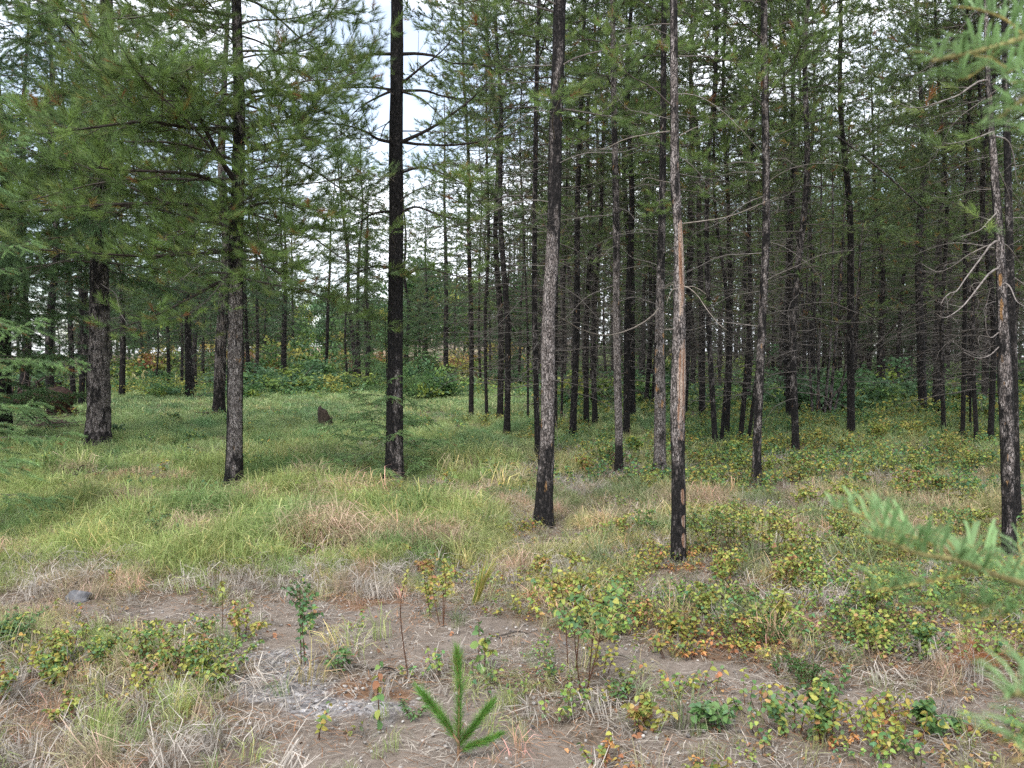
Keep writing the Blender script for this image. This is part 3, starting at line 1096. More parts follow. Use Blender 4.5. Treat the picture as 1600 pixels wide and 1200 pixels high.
# T57: leaning grey pine on the right, orange resin streaks
T57, b57, ax57 = near_tree('pine_tree', 'leaning grey pine at the right edge, orange streaks and curling dead limbs', 'pine tree', (1577, 866),
          [(1578, 866, 20), (1576, 800, 19), (1574, 700, 21), (1571, 600, 22), (1567, 500, 17), (1563, 400, 14.5), (1556, 300, 12), (1549, 200, 9.5), (1543, 100, 7.5)],
          lambda a, z: 0.46 + 0.2 * (1 - face(a, -115, 1.1)) + 0.13 * (1 - sstep(0.0, 0.9, z)), lichen=lambda a, z: 0.28 + 0.12 * face(a, -130, 0.3) * (z < 2.2), seed=16,
          top=6.2, rings=170, flare=0.15, limbs=[(3.4, 6.0, 12, 'dead', (0.4, 1.0), (-10, 35)), (4.0, 6.1, 5, 'sparse', (0.4, 0.9), (-10, 35))])
for i, (poly, r, lv, d1) in enumerate([
    ([(1562, 376), (1550, 380), (1535, 400), (1520, 420), (1505, 440), (1495, 455), (1480, 460), (1470, 475)], .009, 0, -0.3),
    ([(1563, 418), (1548, 425), (1535, 440), (1520, 460), (1505, 478), (1490, 490), (1475, 497), (1463, 490)], .009, 0, -0.5),
    ([(1562, 378), (1540, 385), (1510, 400), (1490, 415), (1465, 425), (1440, 412)], .007, 0, 0.5),
    ([(1561, 380), (1575, 385), (1590, 405), (1600, 420)], .007, 0, 0.3),
    ([(1566, 440), (1578, 448), (1588, 470), (1600, 478)], .007, 0, -0.3),
    ([(1562, 518), (1548, 528), (1541, 515), (1541, 480), (1548, 450)], .005, 0, -0.2),
    ([(1563, 540), (1545, 556), (1525, 559), (1505, 550)], .005, 0, -0.2),
    ([(1545, 125), (1530, 127), (1510, 140), (1495, 150), (1465, 160), (1440, 168), (1420, 168)], .0085, .15, -0.4),
    ([(1552, 205), (1535, 212), (1510, 220), (1480, 225)], .007, .2, -0.6),
    ([(1552, 212), (1575, 220), (1585, 250), (1588, 280), (1600, 300)], .007, 0, 0.2),
    ([(1557, 260), (1575, 300), (1580, 330)], .006, 0, 0.3),
    ([(1560, 330), (1545, 345), (1530, 360), (1500, 370)], .006, .2, -0.4)]):
    custom_limb(T57, b57, poly, b57.y, r, lv, 980 + i, depth1=b57.y + d1, wcol=(1.1, 1.06, 1.04), twig=0.22, step=0.16, name='dead_limb' if lv == 0 else 'limb', curl=1.6)

near_tree('pine_tree', 'black pine trunk close behind the leaning grey pine at the right edge', 'pine tree', (1588, 815),
          [(1588, 815, 14), (1586, 700, 13), (1583, 560, 12), (1578, 400, 11), (1573, 200, 10), (1570, 68, 9)],
          lambda a, z: 0.62 + 0 * z, seed=17, sides=18, rings=90,
          limbs=[(2.0, 4.5, 12, 'dead', (0.5, 1.2), (-20, 20)), (4.4, 12, 26, 'pine', (0.6, 1.4), (-5, 30))])

near_tree('pine_tree', 'slender black pine speckled with white lichen, right of centre among yellow leaves', 'pine tree', (1182, 762),
          [(1182, 762, 15), (1183, 700, 13), (1186, 620, 13), (1191, 500, 12.5), (1197, 360, 12), (1196, 200, 11.5), (1194, 68, 10.5)],
          lambda a, z: 0.56 - 0.08 * face(a, -90, 0.5) * (z > 0.6), lichen=lambda a, z: 0.3 + 0 * z, seed=18, sides=20, rings=110,
          limbs=[(1.9, 4.2, 16, 'dead', (0.5, 1.3), (-15, 25)), (3.6, 5.0, 6, 'sparse', (0.6, 1.2), (-10, 20)), (4.6, 12, 28, 'pine', (0.6, 1.4), (-5, 30))])

T37, b37, ax37 = near_tree('pine_tree', 'grey pine with a bulging foot and orange lichen, left of the split snag', 'pine tree', (1031, 748),
          [(1031, 748, 22), (1031, 720, 18), (1031, 650, 18), (1031, 600, 17), (1031, 500, 14), (1033, 400, 12.5), (1035, 300, 11), (1036, 200, 10), (1037, 68, 9)],
          lambda a, z: 0.44 + 0.15 * sstep(2.4, 3, z) + 0.06 * (1 - sstep(0, .5, z)), lichen=lambda a, z: 0.29 + 0.1 * (z > 0.9) * (z < 2.0), seed=19, sides=20, rings=110, flare=0.5,
          limbs=[(1.9, 4.4, 13, 'dead', (0.5, 1.2), (-15, 25)), (3.5, 5.0, 8, 'sparse', (0.6, 1.3), (-10, 20)), (4.6, 12, 28, 'pine', (0.6, 1.4), (-5, 30))])
# the long sagging twig between the mottled pine and this one
custom_limb(T37, b37, [(1030, 480), (1018, 495), (995, 510), (970, 520), (945, 524), (920, 519), (895, 508), (872, 494), (850, 488)], b37.y, .011, 0, 1001,
            depth1=8.3, wcol=(1.1, 1.02, 0.92), twig=0.05, step=1.0, name='dead_limb')

near_tree('pine_tree', 'smooth slim light grey trunk with a dark foot beside a brown fern clump', 'pine tree', (966, 737),
          [(967, 737, 12), (967, 680, 12), (965, 600, 12), (963, 480, 11), (963, 360, 10.5), (960, 200, 9.5), (958, 68, 8.5)],
          lambda a, z: 0.40 + 0.25 * (1 - sstep(0.2, 0.6, z)) + 0.12 * sstep(2.6, 3.2, z), lichen=lambda a, z: 0.3 + 0 * z, seed=20, sides=16, rings=90,
          limbs=[(2.0, 4.5, 14, 'dead', (0.5, 1.2), (-15, 25)), (4.2, 12, 30, 'pine', (0.6, 1.4), (-5, 30))])

# ------------------------------------------------------------------ trees further in
def mid_tree(px, py, w_, topx, label=None, blackness=0.6, crown=None, topy=100, group=None, name='pine_tree', cat='pine tree', scale=1.0, seed=None, H=13.2, azi=None, yy=None, xx=None):
    b = gpt(px, py) if yy is None else Vector((xx, yy, float(ground(xx, yy))))
    rng = RS(seed if seed is not None else int(abs(px) * 7 + py))
    d = b.y
    r = w_ / 2 * d / F
    if yy is None:
        t = at(topx, topy, d)
        lean = (t.x - b.x) / max(2.0, t.z - b.z)
    else:
        lean = rng.uniform(-0.03, 0.03)
    ly = rng.uniform(-0.02, 0.02)
    root = thing(name, label, cat, b, group=group)
    H = H * scale
    k = 7
    zs = np.linspace(0, H, k)
    wob = rng.randn(k, 2) * 0.075
    wob[0] = wob[-1] = 0
    pts = [[lean * z + wob[i, 0], ly * z + wob[i, 1], z if i else -0.15] for i, z in enumerate(zs)]
    rads = [r * (1 - 0.9 * (z / H) ** 1.25) for z in zs]
    near = d < 26
    lv = blackness + rng.uniform(-0.03, 0.03)
    tr = link('trunk', trunk_mesh(rng, pts, rads, blackness_std(lv, 0.8, 0.25), None, 0.3, 12 if near else 7, 60 if near else 22, 0.03, flare=0.22), root)
    ci = crown if crown is not None else rng.randint(7)
    dead, lw, nd, kind, cb = CROWNS[ci]
    rot = Euler((-ly, lean, rng.rand() * 6.28 if azi is None else azi), 'XYZ')
    # lean is a rotation about Y applied after the spin about Z
    M = Matrix.Rotation(math.atan(lean), 4, 'Y') @ Matrix.Rotation(-math.atan(ly), 4, 'X') @ Matrix.Rotation(rng.rand() * 6.28, 4, 'Z')
    s_ = scale * rng.uniform(0.92, 1.1)
    sw = s_ * rng.uniform(0.85, 1.15)
    for nm, me in (('dead_branches', dead), ('live_branches', lw), ('crown', nd)):
        o = link(nm, me, root)
        o.matrix_local = M
        o.scale = (sw, sw, s_ * 0.98)
        if nm != 'live_branches':
            o['kind'] = 'stuff'
        else:
            o['kind'] = 'stuff'
    TREES.append((b.x, b.y, r))
    return root


FIRS = (7, 8, 9)
MID = [
    # px, py, w, topx, char, crown, label
    (9, 690, 21, 5, .62, 8, 'dark thick fir trunk cut by the left edge, half hidden by drooping boughs', 'fir_tree'),
    (33, 634, 15, 50, .62, 9, 'dark fir leaning right, rising behind the rooty stump mound', 'fir_tree'),
    (80, 650, 13, 82, .6, 9, 'black fir trunk right of the rooty stump mound, crown reaching low', 'fir_tree'),
    (115, 633, 9, 96, .62, 5, 'thin black trunk leaning left in the pair left of the widest trunk', 'pine_tree'),
    (126, 635, 9.5, 120, .62, 9, 'upright black trunk in the pair left of the widest trunk', 'fir_tree'),
    (138, 631, 6, 140, .6, 5, 'pole-thin dark trunk just touching the left side of the widest trunk', 'pine_tree'),
    (190, 622, 9.5, 193, .62, 1, 'straight black trunk just right of the widest rough trunk', 'pine_tree'),
    (264, 606, 6, 262, .62, 4, 'thin dark far trunk midway between the widest trunk and the low-boughed pine', 'pine_tree'),
    (295, 621, 12, 296, .62, 9, 'dark far fir trunk left of the flared trunk, foliage hanging low', 'fir_tree'),
    (341, 650, 19, 352, .5, 9, 'brown flared fir trunk partly hidden behind the low-boughed pine', 'fir_tree'),
    (399, 602, 6, 396, .62, 4, 'thin far trunk just right of the low-boughed pine', 'pine_tree'),
    (441, 600, 6, 452, .62, 3, 'small dark trunk standing against the yellow meadow bushes', 'pine_tree'),
    (507, 597, 6, 530, .62, 6, 'slim dark trunk leaning right above the short stump', 'pine_tree'),
    (545, 607, 3.5, 530, .62, 5, 'thinnest left stem of the forked clump behind the meadow edge', 'pine_tree'),
    (556, 604, 7.5, 520, .62, 4, 'left-leaning stem of the dark clump behind the young fir', 'pine_tree'),
    (562, 605, 7, 566, .62, 6, 'upright stem of the dark clump behind the young fir', 'pine_tree'),
    (697, 611, 9, 694, .62, 7, 'bushy far fir with a short bare dark trunk right of the black pine', 'fir_tree'),
    (736, 655, 8, 730, .62, 3, 'first slim dark trunk right of the black pine', 'pine_tree'),
    (761, 658, 5.5, 761, .62, 4, 'thinnest trunk between the first slim trunk and the close dark pair', 'pine_tree'),
    (781, 658, 10, 768, .64, 0, 'left and more distant trunk of the close dark pair left of the mottled pine', 'pine_tree'),
    (792, 682, 10, 789, .64, 4, 'right and nearer trunk of the close dark pair left of the mottled pine', 'pine_tree'),
    (825, 662, 3.6, 818, .62, 5, 'pole-thin stem just left of the mottled pine', 'pine_tree'),
    (841, 720, 9.5, 842, .6, 1, 'dark trunk touching the left side of the mottled pine', 'pine_tree'),
    (868, 675, 6, 868, .6, 5, 'dark thin trunk peeping out on the right of the mottled pine', 'pine_tree'),
    (877, 660, 4, 880, .6, 5, 'thin pole a little right of the mottled pine', 'pine_tree'),
    (894, 690, 11, 905, .64, 2, 'straight black trunk, first thick one right of the mottled pine', 'pine_tree'),
    (916, 664, 9, 926, .62, 0, 'black trunk behind and right of the first thick one, beside the small burnt stump', 'pine_tree'),
    (930, 667, 8.5, 944, .6, 6, 'dark trunk leaning slightly right before the smooth light grey trunk', 'pine_tree'),
    (979, 688, 11, 986, .64, 1, 'black trunk immediately right of the smooth light grey trunk', 'pine_tree'),
    (1008, 640, 7, 1012, .62, 3, 'far dark trunk left of the grey lichened pine', 'pine_tree'),
    (1019, 640, 5, 1021, .62, 5, 'far thin trunk half covered by the grey lichened pine', 'pine_tree'),
    (1075, 600, 5, 1078, .62, 6, 'far pole peeping out right of the split snag', 'pine_tree'),
    (1096, 596, 8, 1094, .62, 2, 'far black trunk between the split snag and the double trunk', 'pine_tree'),
    (1119, 704, 9, 1113, .56, 0, 'left stem of the tight double trunk right of the split snag', 'pine_tree'),
    (1126, 698, 6, 1125, .62, 5, 'right thinner stem of the tight double trunk right of the split snag', 'pine_tree'),
    (1135, 690, 8, 1141, .6, 2, 'dark trunk next to the tight double trunk', 'pine_tree'),
    (1155, 697, 8, 1182, .58, 4, 'right-leaning dark trunk left of the white-speckled pine', 'pine_tree'),
    (1167, 700, 6, 1200, .6, 5, 'thin strongly leaning stem crossing behind the white-speckled pine', 'pine_tree'),
    (1244, 711, 11.5, 1252, .56, 1, 'straight grey-black trunk in front of its darker twin', 'pine_tree'),
    (1232, 645, 10, 1227, .63, 2, 'darker twin close behind the straight grey-black trunk', 'pine_tree'),
    (1330, 678, 12, 1314, .63, 0, 'black trunk leaning slightly left above dark green shrubs', 'pine_tree'),
    (1380, 628, 8, 1360, .6, 3, 'far grey trunk leaning left, between two thick black ones', 'pine_tree'),
    (1406, 602, 8, 1404, .62, 6, 'far dark trunk left of the thickest black trunk on the right', 'pine_tree'),
    (1443, 648, 13, 1436, .64, 1, 'thickest black trunk in the shade of the right half', 'pine_tree'),
    (1475, 681, 7, 1465, .6, 4, 'grey slim trunk right of the thickest shaded trunk', 'pine_tree'),
    (1504, 690, 7, 1506, .63, 2, 'straight slim black trunk in the row before the leaning grey pine', 'pine_tree'),
    (1527, 696, 7, 1524, .6, 6, 'middle dark trunk of the last three before the leaning grey pine', 'pine_tree'),
    (1547, 696, 9, 1549, .62, 0, 'last dark trunk before the leaning grey pine', 'pine_tree'),
    (1516, 680, 3.5, 1512, .6, 5, 'pole-thin stem between the slim black trunks near the right edge', 'pine_tree'),
]
for px, py, w_, tx, chv, cr_, lab, nm in MID:
    mid_tree(px, py, w_, tx, lab, chv, cr_, name=nm, cat=nm.replace('_', ' '))

# multi-stemmed broadleaf clump at 1270-1300
def broadleaf_clump():
    b = gpt(1283, 655)
    root = thing('willow_clump', 'fan of thin bare leaning stems rising from leafy undergrowth', 'willow', b)
    for k, (bx, tx, ty, w_) in enumerate([(1270, 1272, 150, 4.5), (1277, 1284, 120, 5), (1288, 1300, 160, 5), (1295, 1328, 180, 6), (1300, 1350, 330, 4), (1282, 1262, 220, 3)]):
        rng = RS(70 + k)
        p0, p1 = at(bx, 655, b.y) - b, at(tx, ty, b.y) - b
        P = bez([list(p0), list(p0.lerp(p1, 0.4) + Vector(((bx - 1282) * 0.006, rng.uniform(-.3, .3), 0))), list(p1)], 16)
        P[0][2] = -0.1
        mb = MB()
        r = w_ / 2 * b.y / F
        V, Fc = tube(P, np.linspace(r, r * 0.35, 16), 7)
        mb.add(V, Fc, (0.5, 0, 0.35))
        s = link('stem', mb.mesh('stem', M_BARK), root)
        wd, nd = MB(), MB()
        for q in range(9):
            i = rng.randint(5, 15)
            e = P[i] + np.array([rng.uniform(-1, 1), rng.uniform(-1, 1), rng.uniform(0, 0.7)])
            limb(rng, bez([P[i], (P[i] + e) / 2 + rng.randn(3) * .06, e], 5), r * 0.3, 0, 0.3, 0.25, 'pine', 1, 0.3, wd, nd, (0.5, 0.48, 0.42))
        link('twigs', wd.mesh('twigs', M_TWIG), s)['kind'] = 'stuff'


broadleaf_clump()

# fallen dead poles leaning among the trees
def pole(label, p0, p1, d0, d1, wpx, name='leaning_pole', twigs=5):
    a, b_ = at(*p0, d0), at(*p1, d1)
    rng = RS(int(p0[0]))
    base = a if a.z < b_.z else b_
    r = wpx / 2 * (d0 + d1) / 2 / F
    P = bez([list(a - base), list((a - base).lerp(b_ - base, 0.5) + Vector((0, 0, 0.06))), list(b_ - base)], 14)
    root = thing(name, label, 'dead pole', base)
    mb = MB()
    mb.add(*tube(P, np.linspace(r, r * 0.55, 14), 7), (0.5, 0.05, 0.3))
    link('stem', mb.mesh('pole', M_BARK), root)
    wd = MB()
    for k in range(twigs):
        i = rng.randint(2, 12)
        e = P[i] + rng.randn(3) * 0.3
        wd.add(*tube(bez([P[i], (P[i] + e) / 2 + rng.randn(3) * 0.05, e], 5), np.linspace(r * 0.3, r * 0.1, 5), 3), (0.8, 0.8, 0.8))
    link('twigs', wd.mesh('twigs', M_TWIG), root)['kind'] = 'stuff'


pole('dead pole leaning right from the leafy undergrowth across the black trunks', (1284, 640), (1466, 436), 19, 17, 4)
pole('grey dead pole hung up high, slanting down to the thickest shaded trunk', (1300, 207), (1446, 330), 14, 14.5, 4)

# ------------------------------------------------------------------ the wood beyond: individual filler trees
MARKS = [(9, 'the left edge'), (80, 'the root-mound fir'), (155, 'the widest rough trunk'), (264, 'the thin far trunk'), (365, 'the low-boughed pine'),
         (441, 'the meadow-side trunk'), (507, 'the slim right-leaning trunk'), (558, 'the dark forked clump'), (617, 'the nearly black pine'), (697, 'the bushy far fir'),
         (736, 'the first slim trunk'), (786, 'the close dark pair'), (853, 'the mottled grey pine'), (894, 'the straight black trunk'), (930, 'the dark leaning trunk'),
         (966, 'the smooth grey trunk'), (1031, 'the grey lichened pine'), (1060, 'the split snag'), (1096, 'the far black trunk'), (1122, 'the tight double trunk'),
         (1155, 'the right-leaning dark trunk'), (1186, 'the white-speckled pine'), (1244, 'the grey-black twins'), (1285, 'the fan of thin stems'), (1330, 'the left-leaning trunk'),
         (1380, 'the far grey trunk'), (1443, 'the thickest shaded trunk'), (1475, 'the grey slim trunk'), (1504, 'the slim black trunk'), (1547, 'the last dark trunk'), (1575, 'the leaning grey pine'), (1600, 'the right edge')]
USED = {}


def gap_label(px, y, w_, what):
    a, b_ = MARKS[0][1], None
    for m0, m1 in zip(MARKS[:-1], MARKS[1:]):
        if m0[0] <= px < m1[0]:
            a, b_ = m0[1], m1[1]
    dep = 'nearer' if y < 30 else 'distant' if y < 45 else 'farthest'
    if b_ is None:
        return '%s %s outside the frame beyond %s' % (dep, what, MARKS[0][1] if px < 100 else MARKS[-1][1])
    return '%s %s between %s and %s' % (dep, what, a, b_)


GR_R = 'dark crowded trunks deep in the right half of the wood'
GR_L = 'dark trees at the far edge of the wood behind the left half'
rng = RS(4242)
cnt = 0
tries = 0
while cnt < 175 and tries < 9000:
    tries += 1
    y = 19 + 46 * rng.rand() ** 0.9
    x = rng.uniform(-0.75, 0.78) * y
    px, py = project(np.array([x, y, float(ground(x, y))]))
    # thin where the sky and the meadow show
    if px < -150 or px > 1750:
        continue
    if px < 840 and y < 33 and px > 60:
        continue
    if 390 < px < 850:
        if rng.rand() > 0.34:
            continue
    elif px <= 390 and rng.rand() > 0.5:
        continue
    if px > 1500 and y < 23:
        pass
    if min(math.hypot(x - a, y - b_) for a, b_, r in TREES) < 0.72 + (1.5 if px < 840 else 0):
        continue
    right = px > 840
    mid_tree(0, 0, 2 * rng.uniform(0.06, 0.125) * F / y, 0, gap_label(px, y, 0, 'slim dark trunk' if rng.rand() < .5 else 'straight dark trunk'),
             0.62, int(rng.choice([0, 1, 2, 3, 4, 5, 6, 2, 1])) if right else int(rng.choice([3, 6, 4, 9, 7, 9])), group=GR_R if right else GR_L, seed=7000 + tries, yy=y, xx=x, scale=rng.uniform(0.8, 1.12))
    cnt += 1
# the low dense firs that close the view at the back of the right half and the far left
GR_F = 'dense young firs closing the back of the wood'
cnt = 0
tries = 0
while cnt < 85 and tries < 5000:
    tries += 1
    y = rng.uniform(34, 78)
    x = rng.uniform(-0.66, 0.70) * y
    px = 800 + F * x / y
    if 300 < px < 880 and rng.rand() > .05:
        continue
    if px <= 300 and rng.rand() > .45:
        continue
    if min(math.hypot(x - a, y - b_) for a, b_, r in TREES) < 1.2:
        continue
    mid_tree(0, 0, 2 * rng.uniform(0.06, 0.11) * F / y, 0, gap_label(px, y, 0, 'dense dark fir'), 0.62, int(rng.choice([7, 8, 8, 9])), group=GR_F, name='fir_tree', cat='fir tree',
             seed=9000 + tries, yy=y, xx=x, scale=rng.uniform(0.6, 1.05))
    cnt += 1
# the far-off wood that reads as one dark mass behind the right half
def far_wood():
    r2 = RS(77)
    n = 26000
    y = r2.uniform(80, 104, n)
    x = r2.uniform(0.0, .95, n) * y
    z = ground(x, y) + 14 * r2.rand(n) ** 1.3
    mb = MB()
    d = r2.randn(n, 3)
    P = np.stack([x + np.sin(x * 3) * .4, y, z], -1)
    s1 = norm(d) * r2.uniform(.3, .8, (n, 1))
    s2 = norm(np.cross(d, r2.randn(n, 3))) * .16
    V = np.stack([P - s2, P + s2, P + s1], 1).reshape(-1, 3)
    mb.add(V, np.arange(n * 3).reshape(-1, 3), np.repeat(pick3(r2, n), 3, 0))
    o = link('far_woods', mb.mesh('far_woods', M_NEEDLE, False))
    o['kind'] = 'stuff'
    o['label'] = 'dense dark conifers far behind the right half'
    mb = MB()
    for q in range(260):
        yy = r2.uniform(80, 100)
        xx = r2.uniform(0, .95) * yy
        b_ = float(ground(xx, yy))
        mb.add(*tube(np.array([[xx, yy, b_ - .2], [xx + r2.uniform(-.3, .3), yy, b_ + 13]]), [.13, .04], 5), (.62, 0, .2))
    o = link('far_woods', mb.mesh('far_trunks', M_BARK))
    o['kind'] = 'stuff'
    o['label'] = 'thin dark trunks of the far wood behind the right half'


def pick3(r2, n):
    c_ = np.array([[.07, .115, .055], [.09, .14, .06], [.055, .09, .05], [.085, .08, .065]])
    return c_[r2.randint(0, 4, n)] * r2.uniform(.7, 1.3, (n, 1))


far_wood()
# trees beside the view so that the wood goes on outside the frame
for x, y in [(-8.5, 8), (-10, 12), (-12, 16), (-9.8, 9.5), (7.6, 9), (9.2, 12), (10.5, 15), (8.2, 7.2), (11.5, 10.5), (-13, 11), (9.8, 8.6)]:
    mid_tree(0, 0, 2 * 0.11 * F / y, 0, 'pine standing just outside the view at the side of the wood', 0.58, None, group='pines just outside the view', seed=int(x * 31 + y) % 997, yy=y, xx=x)
print('trees', len(TREES))

# ------------------------------------------------------------------ leaves, grass blades and how they are scattered
GREEN = [(.12, .225, .075), (.15, .26, .085), (.135, .24, .115)]
YG = [(.27, .34, .075), (.34, .385, .09), (.20, .30, .085), (.41, .40, .10)]
YEL = [(.40, .35, .10), (.34, .33, .09), (.42, .30, .10)]
ORA = [(.46, .24, .11), (.50, .31, .13), (.36, .17, .09), (.28, .15, .09)]
DGRN = [(.07, .155, .045), (.085, .18, .05)]
DUSK = [(.10, .19, .085), (.125, .215, .105), (.09, .165, .08)]


def pick(rng, pals, wts, n):
    k = rng.choice(len(pals), n, p=np.array(wts) / np.sum(wts))
    return np.array([pals[i][rng.randint(len(pals[i]))] for i in k], float) * rng.uniform(0.8, 1.2, (n, 1))


def leaves(mb, rng, pos, dirs, ln, wd, cols, fold=0.18, droop=0.25):
    """oval leaves, six triangles each, folded along the rib"""
    pos, dirs = np.asarray(pos, float), norm(np.asarray(dirs, float))
    n = len(pos)
    if n == 0:
        return
    ln = (np.ones(n) * ln)[:, None]
    wd = (np.ones(n) * wd)[:, None]
    dirs = norm(dirs - np.array([0, 0, 1.0]) * rng.uniform(0, .7, (n, 1)))
    side = norm(np.cross(dirs, np.array([0, 0, 1.0]) + 0.65 * rng.randn(n, 3)))
    nrm = np.cross(side, dirs)
    pts = []
    for u, v, h in ((0, 0, 0), (0.28, -.5, .1), (0.68, -.42, .05), (1.0, 0, 0), (0.68, .42, .05), (0.28, .5, .1), (0.48, 0, 0)):
        pts.append(pos + dirs * ln * u + side * wd * v + nrm * (abs(v) * 2 * fold * wd - droop * ln * u * u))
    V = np.stack(pts, 1).reshape(-1, 3)
    f = np.array([[6, 0, 1], [6, 1, 2], [6, 2, 3], [6, 3, 4], [6, 4, 5], [6, 5, 0]])
    Fc = (np.arange(n)[:, None, None] * 7 + f[None]).reshape(-1, 3)
    mb.add(V, Fc, np.repeat(cols, 7, 0))


def blades(mb, rng, n, rad, h, wid, cols, lay=0.5, seg=4, up=0.9):
    """grass blades: arching tapered strips"""
    a = rng.rand(n) * 6.283
    rr = rad * np.sqrt(rng.rand(n))
    P = np.stack([rr * np.cos(a), rr * np.sin(a), np.zeros(n) - 0.01], -1)
    a2 = a + rng.randn(n) * 0.9
    H = np.stack([np.cos(a2), np.sin(a2), np.zeros(n)], -1)
    hh = h * rng.uniform(0.45, 1.15, n)
    k = lay * rng.uniform(0.3, 1.5, n)
    side = np.stack([-np.sin(a2 + rng.randn(n) * .5), np.cos(a2 + rng.randn(n) * .5), rng.randn(n) * 0.3], -1)
    rows = []
    for j in range(seg):
        u = j / (seg - 1)
        th = (1 - up) + k * u * 1.4
        c_ = P + H * (hh * (np.sin(np.clip(th * u, 0, 2.6))) * u)[:, None] * 0.9 + np.array([0, 0, 1.0]) * (hh * np.sin(np.clip(u * (1.57), 0, 3)) * np.cos(np.clip(th * u * 0.9, 0, 1.7)))[:, None]
        ww = wid * (1 - u ** 2 * 0.9) * 0.5
        if j == seg - 1:
            rows.append(c_)
        else:
            rows += [c_ - side * ww, c_ + side * ww]
    V = np.stack(rows, 1)
    m_ = V.shape[1]
    f = []
    for j in range(seg - 2):
        q = 2 * j
        f += [[q, q + 1, q + 3], [q, q + 3, q + 2]]
    f += [[m_ - 3, m_ - 2, m_ - 1]]
    Fc = (np.arange(n)[:, None, None] * m_ + np.array(f)[None]).reshape(-1, 3)
    mb.add(V.reshape(-1, 3), Fc, np.repeat(cols, m_, 0))


def scatter(name, protos, X, Y, scl, tint, kind='stuff', label=None, tilt=0.15, zoff=0.0, rng=None, flat=False):
    n = len(X)
    Z = ground(X, Y) + zoff
    me = bpy.data.meshes.new(name)
    me.vertices.add(n)
    me.vertices.foreach_set('co', np.stack([X, Y, Z], -1).astype(np.float32).ravel())
    rot = np.stack([rng.randn(n) * tilt, rng.randn(n) * tilt, rng.rand(n) * 6.283], -1).astype(np.float32)
    for nm, typ, val in (('rot', 'FLOAT_VECTOR', rot.ravel()), ('scl', 'FLOAT', scl.astype(np.float32)),
                         ('tint', 'FLOAT_COLOR', np.concatenate([tint, np.ones((n, 1))], 1).astype(np.float32).ravel()),
                         ('idx', 'INT', rng.randint(0, len(protos), n).astype(np.int32))):
        a = me.attributes.new(nm, typ, 'POINT')
        a.data.foreach_set({'FLOAT_VECTOR': 'vector', 'FLOAT': 'value', 'FLOAT_COLOR': 'color', 'INT': 'value'}[typ], val)
    me.materials.append(protos[0].materials[0])
    o = link(name, me)
    o['kind'] = kind
    if label:
        o['label'] = label
    g = bpy.data.node_groups.new('scatter_' + name, 'GeometryNodeTree')
    g.interface.new_socket('Geometry', in_out='INPUT', socket_type='NodeSocketGeometry')
    g.interface.new_socket('Geometry', in_out='OUTPUT', socket_type='NodeSocketGeometry')
    nn, ll = g.nodes.new, g.links.new
    gi, go = nn('NodeGroupInput'), nn('NodeGroupOutput')
    join = nn('GeometryNodeJoinGeometry')
    for pm in protos:
        po = bpy.data.objects.new('pattern', pm)      # read by the node only, never linked to the scene
        oi = nn('GeometryNodeObjectInfo')
        oi.inputs['Object'].default_value = po
        oi.inputs['As Instance'].default_value = False
        ti = nn('GeometryNodeGeometryToInstance')
        ll(oi.outputs['Geometry'], ti.inputs[0])
        ll(ti.outputs[0], join.inputs[0])
    ip = nn('GeometryNodeInstanceOnPoints')
    ll(gi.outputs[0], ip.inputs['Points'])
    ll(join.outputs[0], ip.inputs['Instance'])
    ip.inputs['Pick Instance'].default_value = True

    def na(nm, typ):
        a = nn('GeometryNodeInputNamedAttribute')
        a.data_type = typ
        a.inputs['Name'].default_value = nm
        return a.outputs['Attribute']
    ll(na('idx', 'INT'), ip.inputs['Instance Index'])
    er = nn('FunctionNodeEulerToRotation')
    ll(na('rot', 'FLOAT_VECTOR'), er.inputs[0])
    ll(er.outputs[0], ip.inputs['Rotation'])
    ll(na('scl', 'FLOAT'), ip.inputs['Scale'])
    ll(ip.outputs[0], go.inputs[0])
    o.modifiers.new('scatter', 'NODES').node_group = g
    return o


def foot(x, y):
    """0..1: how far grass is trodden and shaded out round the feet of the near trunks"""
    m_ = np.zeros(len(x))
    for a, b_, r in TREES[:10]:
        d = np.hypot((x - a) / (.30 + r), (y - b_ + .35) / (.62 + r))
        m_ = np.maximum(m_, 1 - sstep(.55, 1.5, d))
    return m_


def sample(rng, n, y0, y1, wide=1.0, power=1.0):
    """points with uniform density on the ground between two depths, a little wider than the view"""
    y = np.sqrt(rng.uniform(y0 ** 2, y1 ** 2, n)) if power == 1 else y0 + (y1 - y0) * rng.rand(n) ** power
    x = rng.uniform(-1, 1, n) * (0.66 * y + 3.0) * wide
    return x, y


